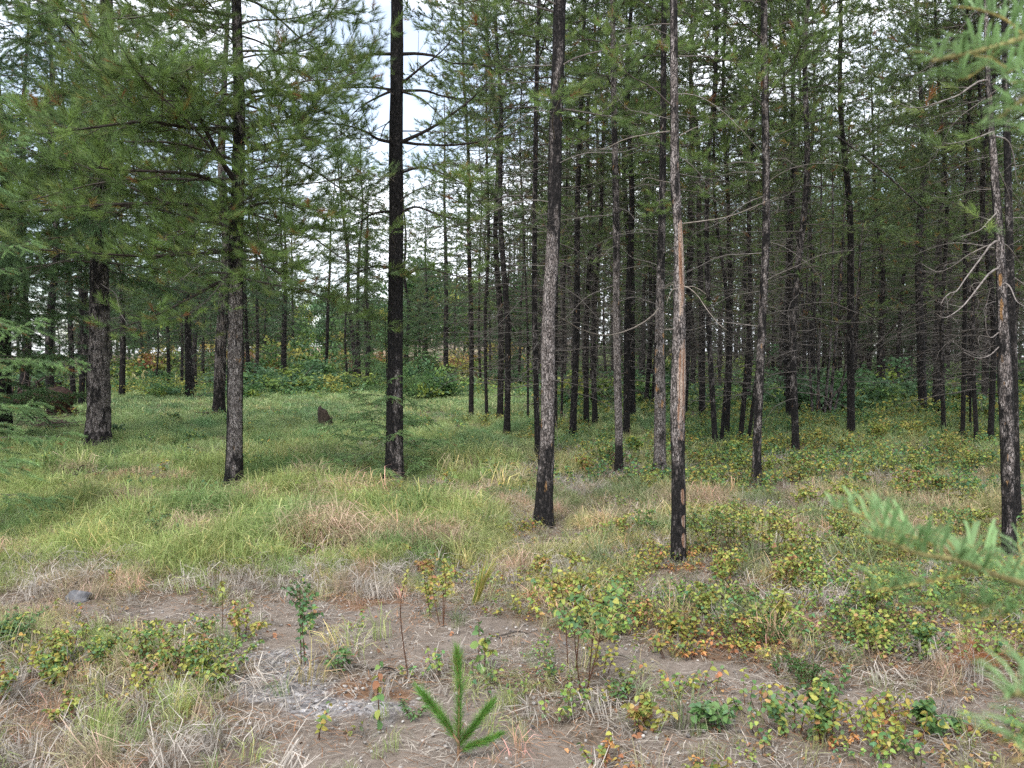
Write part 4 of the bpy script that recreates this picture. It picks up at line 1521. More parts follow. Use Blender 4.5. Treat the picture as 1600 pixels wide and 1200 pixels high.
def region_tint(px, py, x, y, rng):
    """colour of living grass from place to place: bluish lush, yellow-green, browning"""
    n = len(x)
    lush = np.array([.29, .39, .155])
    yg = np.array([.30, .375, .125])
    brn = np.array([.35, .335, .16])
    mead = np.array([.44, .38, .26])
    a = 1 - sstep(650, 760, py + (fbm(x * .8, y * .8, 0, 51) - .5) * 120)
    b_ = sstep(640, 1000, px + (fbm(x * .9, y * .9, 0, 53) - .5) * 300) * 0.75
    c_ = yg[None] * (1 - b_[:, None]) + brn[None] * b_[:, None]
    c_ = lush[None] * a[:, None] * 1.0 + c_ * (1 - a[:, None])
    m_ = (sstep(44, 52, y) * np.where(px > 860, 0, 1))[:, None]
    c_ = c_ * (1 - m_) + mead * m_
    v = fbm(x * 2.3, y * 2.3, 0, 57)[:, None]
    w_ = sstep(.52, .66, fbm(x * 1.6 + 4, y * 1.6, 0, 97, 3))[:, None]
    c_ = c_ * (1 - w_) + c_ * np.array([.62, .78, .8]) * w_
    w_ = sstep(.55, .68, fbm(x * 1.9, y * 1.9 + 8, 0, 99, 3))[:, None] * sstep(690, 760, py)[:, None]
    c_ = c_ * (1 - w_) + np.array([.42, .36, .22]) * w_
    c_ = c_ * (0.65 + 0.7 * v) * rng.uniform(0.8, 1.2, (n, 1))
    mixb = (rng.rand(n, 1) < 0.12)
    return np.where(mixb, c_ * np.array([1.5, 1.15, 1.2]), c_)


def tuft_protos(k, n, rad, h, wid, lay, seed, straw=0.12, base=(1, 1, 1), name='tuft', up=0.9, seg=4):
    out = []
    for i in range(k):
        rng = RS(seed + i)
        mb = MB()
        cols = np.where(rng.rand(n, 1) < straw, np.array([[1.8, 1.45, 1.9]]), np.array([base])) * rng.uniform(0.7, 1.3, (n, 1))
        blades(mb, rng, n, rad, h * rng.uniform(.8, 1.2), wid, cols, lay, seg, up)
        out.append(mb.mesh(name, M_GRASS))
    return out


def grass():
    rng = RS(77)
    # near, middle, far living grass
    for nm, (cnt_, y0, y1, prot, s0, s1) in {
        'near': (46000, 2.9, 9.5, tuft_protos(9, 32, .06, .21, .0031, .95, 1, .2), .35, 1.25),
        'mid': (50000, 9.5, 20, tuft_protos(8, 28, .09, .20, .0054, .95, 20, .14), .35, 1.2),
        'far': (36000, 20, 46, tuft_protos(5, 22, .16, .15, .014, .8, 40, .12), .6, 1.2),
        'meadow': (9000, 46, 110, tuft_protos(3, 18, .35, .42, .04, .6, 60, .1), 0.7, 1.4)}.items():
        x, y = sample(rng, cnt_, y0, y1)
        px, py, z = zones_xy(x, y)
        clump = sstep(.34, .6, fbm(x * 2.6, y * 2.6, 0, 61, 3))
        dens = z['green'] * (0.12 + 0.88 * clump) if nm in ('near', 'mid') else np.maximum(z['green'], .45) * 0.9
        ft = foot(x, y)
        k = rng.rand(len(x)) < dens * (1 - .6 * ft)
        x, y, px, py = x[k], y[k], px[k], py[k]
        sc = (1 - .6 * foot(x, y)) * rng.uniform(s0, s1, len(x)) * np.where(py > 900, 0.75, 1) * np.where((py > 715) & (py < 890) & (px < 800), 1.35, 1)
        sc = sc * (.7 + .6 * sstep(.35, .65, fbm(x * 1.3, y * 1.3, 0, 91, 2)))
        scatter('grass', prot, x, y, sc, region_tint(px, py, x, y, rng), rng=rng, tilt=.28, label='long green and yellowing grass under the pines' if nm != 'meadow' else 'dry tan meadow grass beyond the wood')
        print('grass', nm, len(x))
    # dry straw: drooping pale tussocks and matted blades
    x, y = sample(rng, 38000, 2.9, 15)
    px, py, z = zones_xy(x, y)
    cl = sstep(.42, .68, fbm(x * 2.6 + 9, y * 2.6, 0, 63, 2))
    k = rng.rand(len(x)) < z['straw'] * (0.15 + 0.85 * cl) * 0.9
    x, y, px, py = x[k], y[k], px[k], py[k]
    t = np.array([.50, .45, .39]) * rng.uniform(.55, 1.25, (len(x), 1)) * np.where(rng.rand(len(x), 1) < .3, np.array([[.8, .68, .55]]), 1)
    scatter('dry_grass', tuft_protos(7, 26, .05, .20, .0038, 1.7, 80, 0, (1, 1, 1), 'straw', .75), x, y, rng.uniform(.5, 1.2, len(x)) * (1 - .5 * foot(x, y)), t, rng=rng, tilt=.3, label='bleached dry grass lying in drooping tussocks')
    print('straw', len(x))
    # thatch lying flat
    pr = []
    for i in range(6):
        r2 = RS(130 + i)
        mb = MB()
        for q in range(16):
            p = np.array([r2.uniform(-.12, .12), r2.uniform(-.12, .12), r2.uniform(.003, .02)])
            a = r2.rand() * 6.28
            l_ = r2.uniform(.02, .12)
            d = np.array([math.cos(a), math.sin(a), r2.uniform(-.05, .1)])
            s_ = np.array([-math.sin(a), math.cos(a), 0]) * .0012
            m_ = p + d * l_ * .5 + [0, 0, .006] + s_ * r2.uniform(-4, 4)
            e = p + d * l_
            col = r2.uniform(.6, 1.3)
            mb.add([p - s_, p + s_, m_ + s_, m_ - s_, e], [[0, 1, 2], [0, 2, 3], [3, 2, 4]], np.array([col, col, col]))
        pr.append(mb.mesh('thatch', M_LITTER))
    x, y = sample(rng, 34000, 2.8, 13)
    px, py, z = zones_xy(x, y)
    k = rng.rand(len(x)) < np.clip(.9 - .5 * z['bare'], .1, 1)
    x, y, px, py = x[k], y[k], px[k], py[k]
    rr = (rng.rand(len(x), 1) < .25 + .5 * zones_xy(x, y)[2]['rust'][:, None])
    t = np.where(rr, np.array([[.32, .17, .09]]), np.array([[.44, .39, .33]])) * rng.uniform(.5, 1.2, (len(x), 1))
    scatter('pine_litter', pr, x, y, rng.uniform(.7, 1.4, len(x)), t, rng=rng, tilt=.03, label='matted straw, twigs and fallen needles on the soil')


grass()


def sprig_protos(k, seed, pals, wts, nstem, h, leafn, ll_, lw_, name='sprig', spread=.12):
    out = []
    for i in range(k):
        rng = RS(seed + i)
        mb = MB()
        pos, dr = [], []
        for s in range(nstem):
            a = rng.rand() * 6.28
            hh = h * rng.uniform(.5, 1.1)
            top = np.array([math.cos(a) * spread * rng.rand(), math.sin(a) * spread * rng.rand(), hh])
            b_ = np.array([math.cos(a) * spread * .3, math.sin(a) * spread * .3, 0])
            P = bez([b_, (b_ + top) / 2 + rng.randn(3) * .01, top], 4)
            V, Fc = tube(P, np.linspace(.0022, .001, 4), 3)
            mb.add(V, Fc, (.16, .09, .06))
            for q in range(leafn):
                u = .25 + .75 * (q + 1) / leafn
                j = min(int(u * 3), 2)
                pos.append(P[j] + (P[j + 1] - P[j]) * (u * 3 - j))
                az = a + q * 2.4 + rng.uniform(-.5, .5)
                dr.append([math.cos(az), math.sin(az), rng.uniform(-.1, .6)])
        n = len(pos)
        leaves(mb, rng, pos, dr, ll_ * rng.uniform(.6, 1.2, n), lw_ * rng.uniform(.7, 1.1, n), pick(rng, pals, wts, n))
        out.append(mb.mesh(name, M_GRASS))
    return out


def cover():
    rng = RS(88)
    # leafy sprigs among the grass at the right and in the foreground
    for nm, cnt_, y0, y1, prot, dm in (
        ('near', 20000, 2.9, 9, sprig_protos(6, 200, [YG, GREEN, YEL, ORA], [.56, .24, .15, .05], 4, .12, 7, .026, .018), .7),
        ('rust', 10000, 2.9, 9, sprig_protos(4, 230, [ORA, YEL, YG], [.6, .2, .2], 4, .06, 5, .024, .016), 0),
        ('mid', 17000, 9, 21, sprig_protos(6, 260, [YG, GREEN, YEL, DUSK], [.38, .27, .07, .28], 5, .24, 9, .042, .029, spread=.2), .62),
        ('far', 30000, 21, 74, sprig_protos(5, 290, [YG, GREEN, DUSK, YEL], [.35, .4, .25, .0], 6, .4, 9, .085, .06, spread=.45), .6)):
        x, y = sample(rng, cnt_, y0, y1)
        px, py, z = zones_xy(x, y)
        cl = sstep(.36, .6, fbm(x * 1.7 + 3, y * 1.7, 0, 67, 2))
        if nm == 'rust':
            d = (.12 + z['leafy']) * sstep(.45, .62, fbm(x * 2.2, y * 2.2 + 7, 0, 69, 2)) * sstep(780, 900, py) * sstep(700, 900, px)
        elif nm == 'far':
            d = np.where(y > 24, .65, z['leafy']) * cl * dm
            d = d * np.where((px < 840), sstep(30, 36, y) * (y < 50), 1)
        else:
            d = z['leafy'] * cl * dm
        k = rng.rand(len(x)) < d
        x, y, px, py = x[k], y[k], px[k], py[k]
        v = fbm(x * 1.1, y * 1.1, 0, 73)[:, None]
        hue = np.where(v > .5, np.array([[1.15, 1.0, .9]]), np.array([[.85, 1.0, 1.0]]))
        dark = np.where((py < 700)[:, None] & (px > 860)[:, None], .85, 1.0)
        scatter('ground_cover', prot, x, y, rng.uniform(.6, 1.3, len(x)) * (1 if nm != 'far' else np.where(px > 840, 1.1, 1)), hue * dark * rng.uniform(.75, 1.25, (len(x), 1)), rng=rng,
                label={'near': 'small yellow-green leafy sprigs among the litter', 'rust': 'low creeping plants turned orange and rust', 'mid': 'leafy yellow-green undergrowth between the trunks', 'far': 'deep green undergrowth at the back of the wood'}[nm])
        print('cover', nm, len(x))
    # fallen leaves
    pr = []
    for i in range(5):
        r2 = RS(330 + i)
        mb = MB()
        n = 4
        leaves(mb, r2, np.concatenate([r2.uniform(-.1, .1, (n, 2)), np.full((n, 1), .006)], 1), np.concatenate([r2.randn(n, 2), np.full((n, 1), .1)], 1), .024, .017, np.ones((n, 3)), .3, .2)
        pr.append(mb.mesh('leaf', M_LITTER))
    x, y = sample(rng, 5200, 2.8, 11)
    px, py, z = zones_xy(x, y)
    k = rng.rand(len(x)) < .12 + .4 * z['leafy'] + .25 * sstep(900, 1100, px)
    x, y = x[k], y[k]
    t = np.array([ORA[i] for i in rng.randint(0, 4, len(x))]) * rng.uniform(.5, 1.2, (len(x), 1))
    scatter('fallen_leaves', pr, x, y, rng.uniform(.7, 1.3, len(x)), t, rng=rng, tilt=.05, label='small orange leaves fallen on the soil')
    # pebbles, bark chips
    pr = []
    for i in range(5):
        r2 = RS(360 + i)
        mb = MB()
        for q in range(4):
            rock_into(mb, r2, [r2.uniform(-.1, .1), r2.uniform(-.1, .1), .002], r2.uniform(.004, .010), 6, 4, (1, .97, .93) if q else (1.6, 1.6, 1.55))
        pr.append(mb.mesh('pebble', M_LITTER))
    x, y = sample(rng, 12500, 2.8, 8)
    px, py, z = zones_xy(x, y)
    k = rng.rand(len(x)) < .5 * z['bare'] + z['grav']
    x, y = x[k], y[k]
    t = np.array([.26, .245, .235]) * rng.uniform(.4, 1.6, (len(x), 1))
    scatter('pebbles', pr, x, y, rng.uniform(.6, 1.4, len(x)), t, rng=rng, tilt=.05, label='grey pebbles and chips on the bare soil')


def rock_into(mb, rng, c_, r, nu=18, nv=12, col=(1, 1, 1), sq=(1, 1, .7), rough=.35):
    u = np.linspace(0, 2 * np.pi, nu, endpoint=False)
    v = np.linspace(0.02, np.pi - .02, nv)
    U, Vv = np.meshgrid(u, v)
    P = np.stack([np.sin(Vv) * np.cos(U), np.sin(Vv) * np.sin(U), np.cos(Vv)], -1)
    s = rng.randint(1000)
    d = 1 + rough * 2 * (fbm(P[..., 0] * 1.3 + 5, P[..., 1] * 1.3, P[..., 2] * 1.3, s, 3) - .5)
    # flattened facets
    for _ in range(7):
        ax = rng.randn(3)
        ax /= np.linalg.norm(ax)
        h = P @ ax
        lim = rng.uniform(.6, .85)
        d = np.where(h * d > lim, lim / np.maximum(h, .1), d)
    P = P * d[..., None] * r * np.array(sq) + np.array(c_)
    i = np.arange(nv - 1)[:, None] * nu
    j = np.arange(nu)[None]
    j2 = (j + 1) % nu
    Fc = np.concatenate([np.stack([i + j, i + nu + j, i + nu + j2], -1).reshape(-1, 3), np.stack([i + j, i + nu + j2, i + j2], -1).reshape(-1, 3)])
    mb.add(P.reshape(-1, 3), Fc, col)


cover()

# ------------------------------------------------------------------ individual plants
LEAFM = {}


def plant(px, py, hpx, label, pals, wts, stems=4, spread=.5, leaf=.035, per=14, name='shrub', cat='shrub', seed=None, single=False, group=None, lw=.68, bare=.15, stemcol=(.6, .48, .36), top=False):
    b = gpt(px, py)
    h = hpx / F * b.y
    if not single:
        leaf, per = leaf * .66, int(per * 1.8)
        wts = [w_ * (.45 if p_ is ORA else .8 if p_ is YEL else 1) for p_, w_ in zip(pals, wts)]
    rng = RS(seed if seed is not None else int(px * 3 + py))
    root = thing(name, label, cat, b, group=group)
    sm, lm = MB(), MB()
    pos, dr = [], []
    for s in range(stems):
        a = rng.rand() * 6.28
        o_ = spread * h * rng.uniform(.2, 1) if stems > 1 else spread * h * .12
        hh = h * (rng.uniform(.55, 1.0) if s else 1.0)
        e = np.array([math.cos(a) * o_, math.sin(a) * o_, hh])
        b0 = np.array([math.cos(a), math.sin(a), 0]) * min(.05, spread * h * .15)
        b0[2] = -.02
        P = bez([b0, b0 * .4 + e * .55 + np.array([rng.randn() * .04 * h, rng.randn() * .04 * h, .06 * h]), e], 9)
        sm.add(*tube(P, np.linspace(.0023, .0009, 9) * (1 + h), 5), stemcol)
        brs = [P]
        if True:
            for q in range((3 if stems > 1 else 4) if not single else (0 if spread <= .1 else 5)):
                i = rng.randint(3, 8)
                az = rng.rand() * 6.28
                l2 = h * rng.uniform(.15, .35)
                e2 = P[i] + np.array([math.cos(az) * l2, math.sin(az) * l2, l2 * rng.uniform(.1, .8)])
                P2 = bez([P[i], (P[i] + e2) / 2 + [0, 0, .02 * h], e2], 5)
                sm.add(*tube(P2, np.linspace(.002, .001, 5) * (1 + h), 3), stemcol)
                brs.append(P2)
        for Pb in brs:
            k = per if Pb is P else max(3, per // 2)
            for q in range(k):
                u = bare + (1 - bare) * (q + rng.rand()) / k
                if top and u < .6 and Pb is P:
                    continue
                f = u * (len(Pb) - 1)
                i = min(int(f), len(Pb) - 2)
                pos.append(Pb[i] + (Pb[i + 1] - Pb[i]) * (f - i))
                az = q * 2.5 + rng.uniform(-.6, .6) + a
                dr.append([math.cos(az), math.sin(az), rng.uniform(-.15, .55)])
    n = len(pos)
    cols = pick(rng, pals, wts, n)
    link('stem', sm.mesh('stem', M_STEM), root)
    if single:
        pos, dr = np.array(pos), norm(np.array(dr))
        for q in range(n):
            pk = rng.randint(len(pals))
            w_ = np.array(wts) / sum(wts)
            pk = rng.choice(len(pals), p=w_)
            key = (pk, id(pals[pk]), rng.randint(3))
            if key not in LEAFM:
                mb = MB()
                leaves(mb, RS(key[2] + 5), np.zeros((1, 3)), [[1, 0, .15]], 1.0, lw, np.array([pals[pk][rng.randint(len(pals[pk]))]]), .12, .25)
                LEAFM[key] = mb.mesh('leaf', M_LEAF)
            d = dr[q]
            s_ = leaf * rng.uniform(.85, 1.3) * (1 - .25 * (pos[q][2] / h))
            link('leaf', LEAFM[key], root, pos[q], Euler((rng.uniform(-.8, .8), -math.asin(d[2] * .6) + rng.uniform(0, .8), math.atan2(d[1], d[0]))), s_)
    else:
        leaves(lm, rng, pos, dr, leaf * rng.uniform(.6, 1.2, n), leaf * lw * rng.uniform(.8, 1.1, n), cols)
        link('leaves', lm.mesh('leaves', M_LEAF), root)['kind'] = 'stuff'
    return root


def sd(px, py, hpx, label, pals, wts, **k):
    k.setdefault('name', 'seedling')
    k.setdefault('cat', 'seedling')
    return plant(px, py, hpx, label, pals, wts, **k)


# nearest seedlings with leaves of their own
sd(465, 1040, 128, 'tall blue-green seedling with fine dark stem on the edge of the gravel', [GREEN, DUSK], [.5, .5], stems=1, spread=.3, leaf=.030, per=22, single=True, bare=.1)
sd(479, 1036, 120, 'second stem of blue-green leaves leaning right, beside the tall seedling', [GREEN, DUSK], [.6, .4], stems=1, spread=.5, leaf=.032, per=22, single=True, bare=.1)
sd(594, 1140, 115, 'single-stemmed seedling with round leaves and an orange top pair, bottom centre', [GREEN, YG, ORA], [.45, .35, .2], stems=1, spread=.1, leaf=.045, per=14, single=True, bare=.1)
sd(748, 1050, 84, 'upright pale green seedling with paired round leaves behind the little pine', [GREEN, YG], [.7, .3], stems=1, spread=.1, leaf=.048, per=12, single=True, lw=.8)
sd(758, 1052, 60, 'shorter olive seedling touching the pale round-leaved one', [YG, GREEN], [.6, .4], stems=1, spread=.3, leaf=.038, per=8, single=True)
sd(641, 1060, 180, 'very thin tall seedling with a few amber leaves at its tip', [YEL, YG], [.6, .4], stems=1, spread=.08, leaf=.024, per=16, single=True, bare=.72)
sd(692, 985, 110, 'yellow and orange seedling with red stem above the bare strip', [YG, YEL, ORA], [.4, .35, .25], stems=3, spread=.55, leaf=.045, per=12, bare=.35)
sd(676, 960, 75, 'small yellow seedling just left of the red-stemmed one', [YG, YEL], [.5, .5], stems=3, spread=.6, leaf=.04, per=10)
sd(895, 1050, 165, 'tall leaning seedling with yellow-green leaves over the bare strip', [YG, YEL, GREEN], [.5, .3, .2], stems=2, spread=.35, leaf=.05, per=16, bare=.3)
sd(908, 1080, 170, 'forked dark-stemmed seedling topped by large fresh green leaves', [GREEN, YG], [.7, .3], stems=3, spread=.45, leaf=.062, per=9, bare=.62)
sd(880, 950, 80, 'yellowing seedling at the left of the orange creeping patch', [YEL, YG], [.6, .4], stems=4, spread=.6, leaf=.045, per=10)
sd(925, 985, 62, 'small amber shrublet in the middle of the orange creeping patch', [ORA, YG], [.5, .5], stems=4, spread=.7, leaf=.04, per=9)
sd(1010, 985, 60, 'low orange-leaved shrublet near the bark fragment', [ORA, YG], [.6, .4], stems=4, spread=.8, leaf=.038, per=10)
sd(1215, 990, 80, 'long-leaved yellow-green seedling standing over the bare patch', [YG, YEL], [.7, .3], stems=3, spread=.45, leaf=.06, per=9, lw=.5, bare=.45)
plant(1205, 1012, 48, 'compact dark green evergreen shrublet below the long-leaved seedling', [DGRN], [1], stems=12, spread=.9, leaf=.018, per=16, lw=.5)
plant(1262, 1072, 55, 'dark green evergreen shrublet with upright tips, lower right', [DGRN], [1], stems=12, spread=.8, leaf=.018, per=16, lw=.5)
plant(1222, 1052, 36, 'low dark evergreen sprigs between the two larger evergreen shrublets', [DGRN, GREEN], [.7, .3], stems=9, spread=1.1, leaf=.018, per=12, lw=.5)
plant(1150, 1010, 46, 'small glossy dark shrublet left of the bare patch', [DGRN, YG], [.7, .3], stems=8, spread=1.0, leaf=.02, per=12, lw=.5)
plant(1350, 1015, 70, 'yellow-green shrub with orange inner leaves below the near fir branch', [YG, ORA, YEL], [.65, .2, .15], stems=7, spread=.9, leaf=.042, per=14)
plant(1352, 965, 92, 'tall yellow-green shrub right of the bare patch, in front of the fir branch', [YG, YEL, GREEN], [.6, .2, .2], stems=8, spread=.5, leaf=.04, per=16)
plant(1450, 1025, 60, 'green sapling shrub at the left of the rusty fallen branch', [GREEN, YG], [.6, .4], stems=5, spread=.8, leaf=.045, per=12)
plant(1240, 1150, 75, 'broad-leaved seedling cluster with coral tips at the bottom edge', [GREEN, YG, ORA], [.5, .3, .2], stems=6, spread=.9, leaf=.046, per=10, name='seedling_cluster', cat='seedlings')
plant(1290, 1160, 95, 'pale green leafy seedlings right of the coral-tipped cluster', [YG, GREEN, ORA], [.5, .35, .15], stems=6, spread=.7, leaf=.05, per=10, name='seedling_cluster', cat='seedlings')
plant(1455, 1140, 50, 'fresh green leaf rosette at the bottom right', [GREEN, YG], [.8, .2], stems=5, spread=1.1, leaf=.07, per=6, name='seedling_cluster', cat='seedlings')
plant(1095, 1140, 52, 'green broad-leaved seedling at the bottom, right of the straw tussock', [GREEN], [1], stems=4, spread=1.0, leaf=.065, per=6, name='seedling')
plant(1005, 1145, 55, 'yellow and orange leafy cluster at the bottom edge', [YEL, ORA, YG], [.4, .3, .3], stems=6, spread=1.1, leaf=.05, per=8, name='seedling_cluster', cat='seedlings')
plant(965, 1100, 40, 'pale green sprig at the lower edge of the bare strip', [GREEN, YG], [.8, .2], stems=3, spread=.7, leaf=.035, per=8)
plant(1305, 1090, 44, 'single green sprig on the bare strip right of the evergreen shrublet', [GREEN], [1], stems=3, spread=.8, leaf=.04, per=7)
plant(18, 1012, 55, 'blue-green leafy clump at the left edge on the bare strip', [DUSK, GREEN], [.5, .5], stems=12, spread=1.0, leaf=.03, per=14, lw=.45)
plant(40, 995, 42, 'round low green clump right of the blue-green one at the left edge', [GREEN], [1], stems=10, spread=1.1, leaf=.028, per=12, lw=.45)
plant(115, 1035, 62, 'loose yellow-green shrublet left of the lower left thicket', [YG, YEL, ORA], [.7, .2, .1], stems=8, spread=1.0, leaf=.032, per=12)
plant(175, 1050, 70, 'bushy yellow-green shrublet in the lower left thicket, tallest of it', [YG, GREEN, ORA], [.5, .45, .05], stems=6, spread=1.0, leaf=.034, per=13)
plant(235, 1045, 82, 'shrublet with olive upper leaves in the middle of the lower left thicket', [YG, YEL, GREEN], [.5, .1, .4], stems=6, spread=.95, leaf=.036, per=13)
plant(300, 1050, 80, 'shrublet dotted with orange leaves on the right of the lower left thicket', [YG, ORA, GREEN], [.5, .15, .35], stems=6, spread=.95, leaf=.034, per=13)
plant(350, 1060, 62, 'low pale shrublet at the gravel side of the lower left thicket', [YG, GREEN], [.7, .3], stems=8, spread=.9, leaf=.03, per=12)
plant(90, 1125, 40, 'small shrublet with red-orange leaves near the bottom left corner', [YG, ORA], [.6, .4], stems=6, spread=1, leaf=.032, per=9)
sd(347, 985, 82, 'thin-stemmed amber and green sprig above the lower left thicket', [YG, YEL], [.5, .5], stems=1, spread=.1, leaf=.036, per=9, single=True, bare=.6)
plant(378, 1000, 58, 'orange and yellow leaves crowding beside the thin amber sprig', [ORA, YEL, YG], [.35, .35, .3], stems=5, spread=.8, leaf=.04, per=12)
plant(530, 1048, 42, 'short deep green sprout right of the tall blue-green seedling', [DGRN, GREEN], [.4, .6], stems=4, spread=.6, leaf=.035, per=8)
plant(645, 1120, 24, 'tiny pale green rosette left of the little pine', [GREEN], [1], stems=6, spread=1.4, leaf=.03, per=6, lw=.4)
# big shrubs right of the snag
for q, (px, py, hp, lb, pl, wt, st_) in enumerate([
    (1110, 868, 78, 'leafy yellow-green shrub touching the right side of the split snag', [YG, GREEN, YEL], [.6, .25, .15], 8),
    (1150, 872, 95, 'tall middle shrub right of the split snag with pale green leaves', [YG, GREEN, YEL], [.65, .2, .15], 9),
    (1195, 885, 105, 'largest yellowing shrub between the split snag and the white-speckled pine', [YG, YEL, GREEN], [.65, .2, .15], 11),
    (1240, 895, 95, 'golden-edged shrub right of the largest yellowing one', [YG, YEL, ORA], [.6, .3, .1], 9),
    (1225, 930, 70, 'low coral and yellow shrub in front of the golden-edged one', [YG, ORA, YEL], [.5, .3, .2], 8),
    (1130, 925, 62, 'small orange-tipped shrub in front of the tall middle one', [YG, ORA], [.7, .3], 7),
    (1260, 800, 46, 'yellow shrub beyond the largest one, at the foot of the slope of litter', [YG, YEL], [.7, .3], 8),
    (1320, 790, 44, 'pale yellow-green shrub standing above the tip of the fir branch', [YG, YEL], [.7, .3], 8),
    (1195, 748, 42, 'bright leaves growing against the foot of the white-speckled pine', [YG], [1], 6),
    (1120, 772, 34, 'small green shrub on the brown litter left of the white-speckled pine', [GREEN, YG], [.5, .5], 6),
    (1090, 730, 34, 'shrub with coral leaves between the grey pine and the double trunk', [ORA, YG], [.45, .55], 7),
    (1145, 720, 34, 'pale shrub at the foot of the double trunk', [YG, GREEN], [.7, .3], 8),
    (940, 728, 48, 'green shrub left of the smooth light grey trunk', [GREEN, YG], [.6, .4], 8),
    (915, 745, 34, 'brownish shrub in front of the small burnt stump', [YEL, YG, ORA], [.3, .4, .3], 8),
    (992, 715, 34, 'yellow-green shrub between the two grey trunks', [YG, GREEN], [.7, .3], 7),
    (1005, 775, 40, 'thin yellow shrub on the dry grass left of the split snag', [YEL, YG], [.5, .5], 5),
    (960, 850, 50, 'yellow and orange shrublet halfway between mottled pine and snag', [YG, ORA], [.6, .4], 6),
    (1010, 840, 44, 'fresh green shrublet close left of the split snag', [GREEN, YG], [.6, .4], 6),
    (850, 905, 40, 'amber shrublet on the straw in front of the mottled pine', [YEL, ORA, YG], [.4, .3, .3], 6),
    (1345, 765, 34, 'shrub on the brown litter right of the grey-black twin trunks', [YG, YEL], [.6, .4], 8),
    (1440, 755, 44, 'broad green shrub in the open right of centre, larger leaves', [GREEN, YG], [.6, .4], 9),
    (1470, 780, 38, 'green shrub just in front of the broad green one', [GREEN, YG], [.7, .3], 8),
    (1420, 765, 30, 'coral-leaved shrub left of the broad green one', [ORA, YG], [.6, .4], 7),
    (1525, 775, 32, 'pale green shrub left of the leaning grey pine', [YG, GREEN], [.6, .4], 7),
    (1500, 850, 58, 'bright green shrub above the fir branch, before the leaning grey pine', [GREEN, YG], [.7, .3], 7),
    (1540, 835, 40, 'yellow shrub touching the left side of the leaning grey pine', [YG, YEL], [.6, .4], 7),
    (1375, 690, 34, 'yellow shrub in the half shade below the black left-leaning trunk', [YG, YEL], [.6, .4], 8),
    (1428, 690, 34, 'golden shrub in front of the thickest shaded trunk', [YEL, YG], [.6, .4], 8),
    (1480, 715, 30, 'amber shrub at the feet of the slim trunks by the right edge', [YEL, YG], [.4, .6], 7),
    (1275, 700, 30, 'yellowing shrub right of the grey-black twin trunks', [YEL, YG], [.5, .5], 8),
    (1100, 960, 50, 'olive shrublet in the straw below the split snag', [YG, YEL], [.6, .4], 6),
    (585, 800, 34, 'yellow shrublet in front of the nearly black pine', [YEL, YG], [.6, .4], 7),
    (685, 810, 30, 'orange-tinged shrublet right of the nearly black pine', [ORA, YG], [.4, .6], 6),
    (630, 880, 30, 'yellow shrublet among straw above the bare strip', [YEL, YG, ORA], [.5, .3, .2], 6),
    (665, 905, 30, 'orange and yellow shrublet above the red-stemmed seedling', [YEL, ORA], [.5, .5], 6),
    (520, 865, 26, 'small gold shrublet in the yellow-green grass, left of centre', [YEL, YG], [.6, .4], 6),
    (235, 850, 50, 'dark blue-green leafy plant low in the left grass', [DUSK, GREEN], [.7, .3], 8),
    (265, 860, 44, 'second dark leafy plant right of the blue-green one', [DUSK, GREEN], [.6, .4], 8),
    (72, 745, 38, 'light green feathery plant at the left, in front of the dark firs', [GREEN, YG], [.6, .4], 8),
    (125, 845, 26, 'short green sprout in the grass at the left', [GREEN], [1], 6),
    (185, 685, 24, 'dark leafy weed right of the widest trunk', [DUSK], [1], 7),
    (275, 665, 20, 'pale speckled weed in the far grass', [DUSK, YG], [.7, .3], 7),
    (385, 745, 40, 'weedy stems growing against the foot of the low-boughed pine', [YG, GREEN], [.6, .4], 6)]):
    plant(px, py, hp, lb, pl, wt, stems=st_, spread=.62, leaf=.042 if py > 800 else .05 if py > 720 else .07, per=12, seed=3000 + q)
# finer shrublets that fill the slope right of the snag and the lower left thicket
r5 = RS(515)
for q in range(56):
    if q < 46:
        px, py = r5.uniform(1085, 1560), r5.uniform(715, 940)
        lab = gap_label(px, 0, 0, 'fine shrublet').replace('nearer', 'upper' if py < 790 else 'middle' if py < 865 else 'lower')
        gr = 'fine shrublets on the right slope'
    else:
        px, py = r5.uniform(-10, 390), r5.uniform(990, 1100)
        lab = ('upper' if py < 1045 else 'lower') + ' fine shrublet in the lower left thicket, ' + ('left of' if px < 150 else 'amid' if px < 270 else 'right of') + ' its tallest plants'
        gr = 'fine shrublets of the lower left thicket'
    b_ = gpt(px, py)
    if min(math.hypot(b_.x - a, b_.y - c_) for a, c_, r_ in TREES[:12]) < .45:
        continue
    plant(px, py, r5.uniform(30, 62) * (1 if py > 780 else .8), lab, [YG, GREEN, YEL, ORA], [.62, .2, .14, .04] if q % 3 else [.35, .2, .3, .15], stems=7, spread=.75,
          leaf=.04 if py > 800 else .052, per=9, name='shrublet', seed=5200 + q, group=gr)


# grassy plume
def plume():
    b = gpt(741, 945)
    root = thing('grass_plume', 'feathery yellow-green plume leaning right above the bare strip', 'grass plume', b)
    mb = MB()
    blades(mb, RS(5), 70, .02, 75 / F * b.y * 1.2, .0045, pick(RS(5), [YG, YEL], [.7, .3], 70), .25)
    o = link('blades', mb.mesh('blades', M_LEAF), root, rot=(0, .3, 0))
    o['kind'] = 'stuff'


plume()

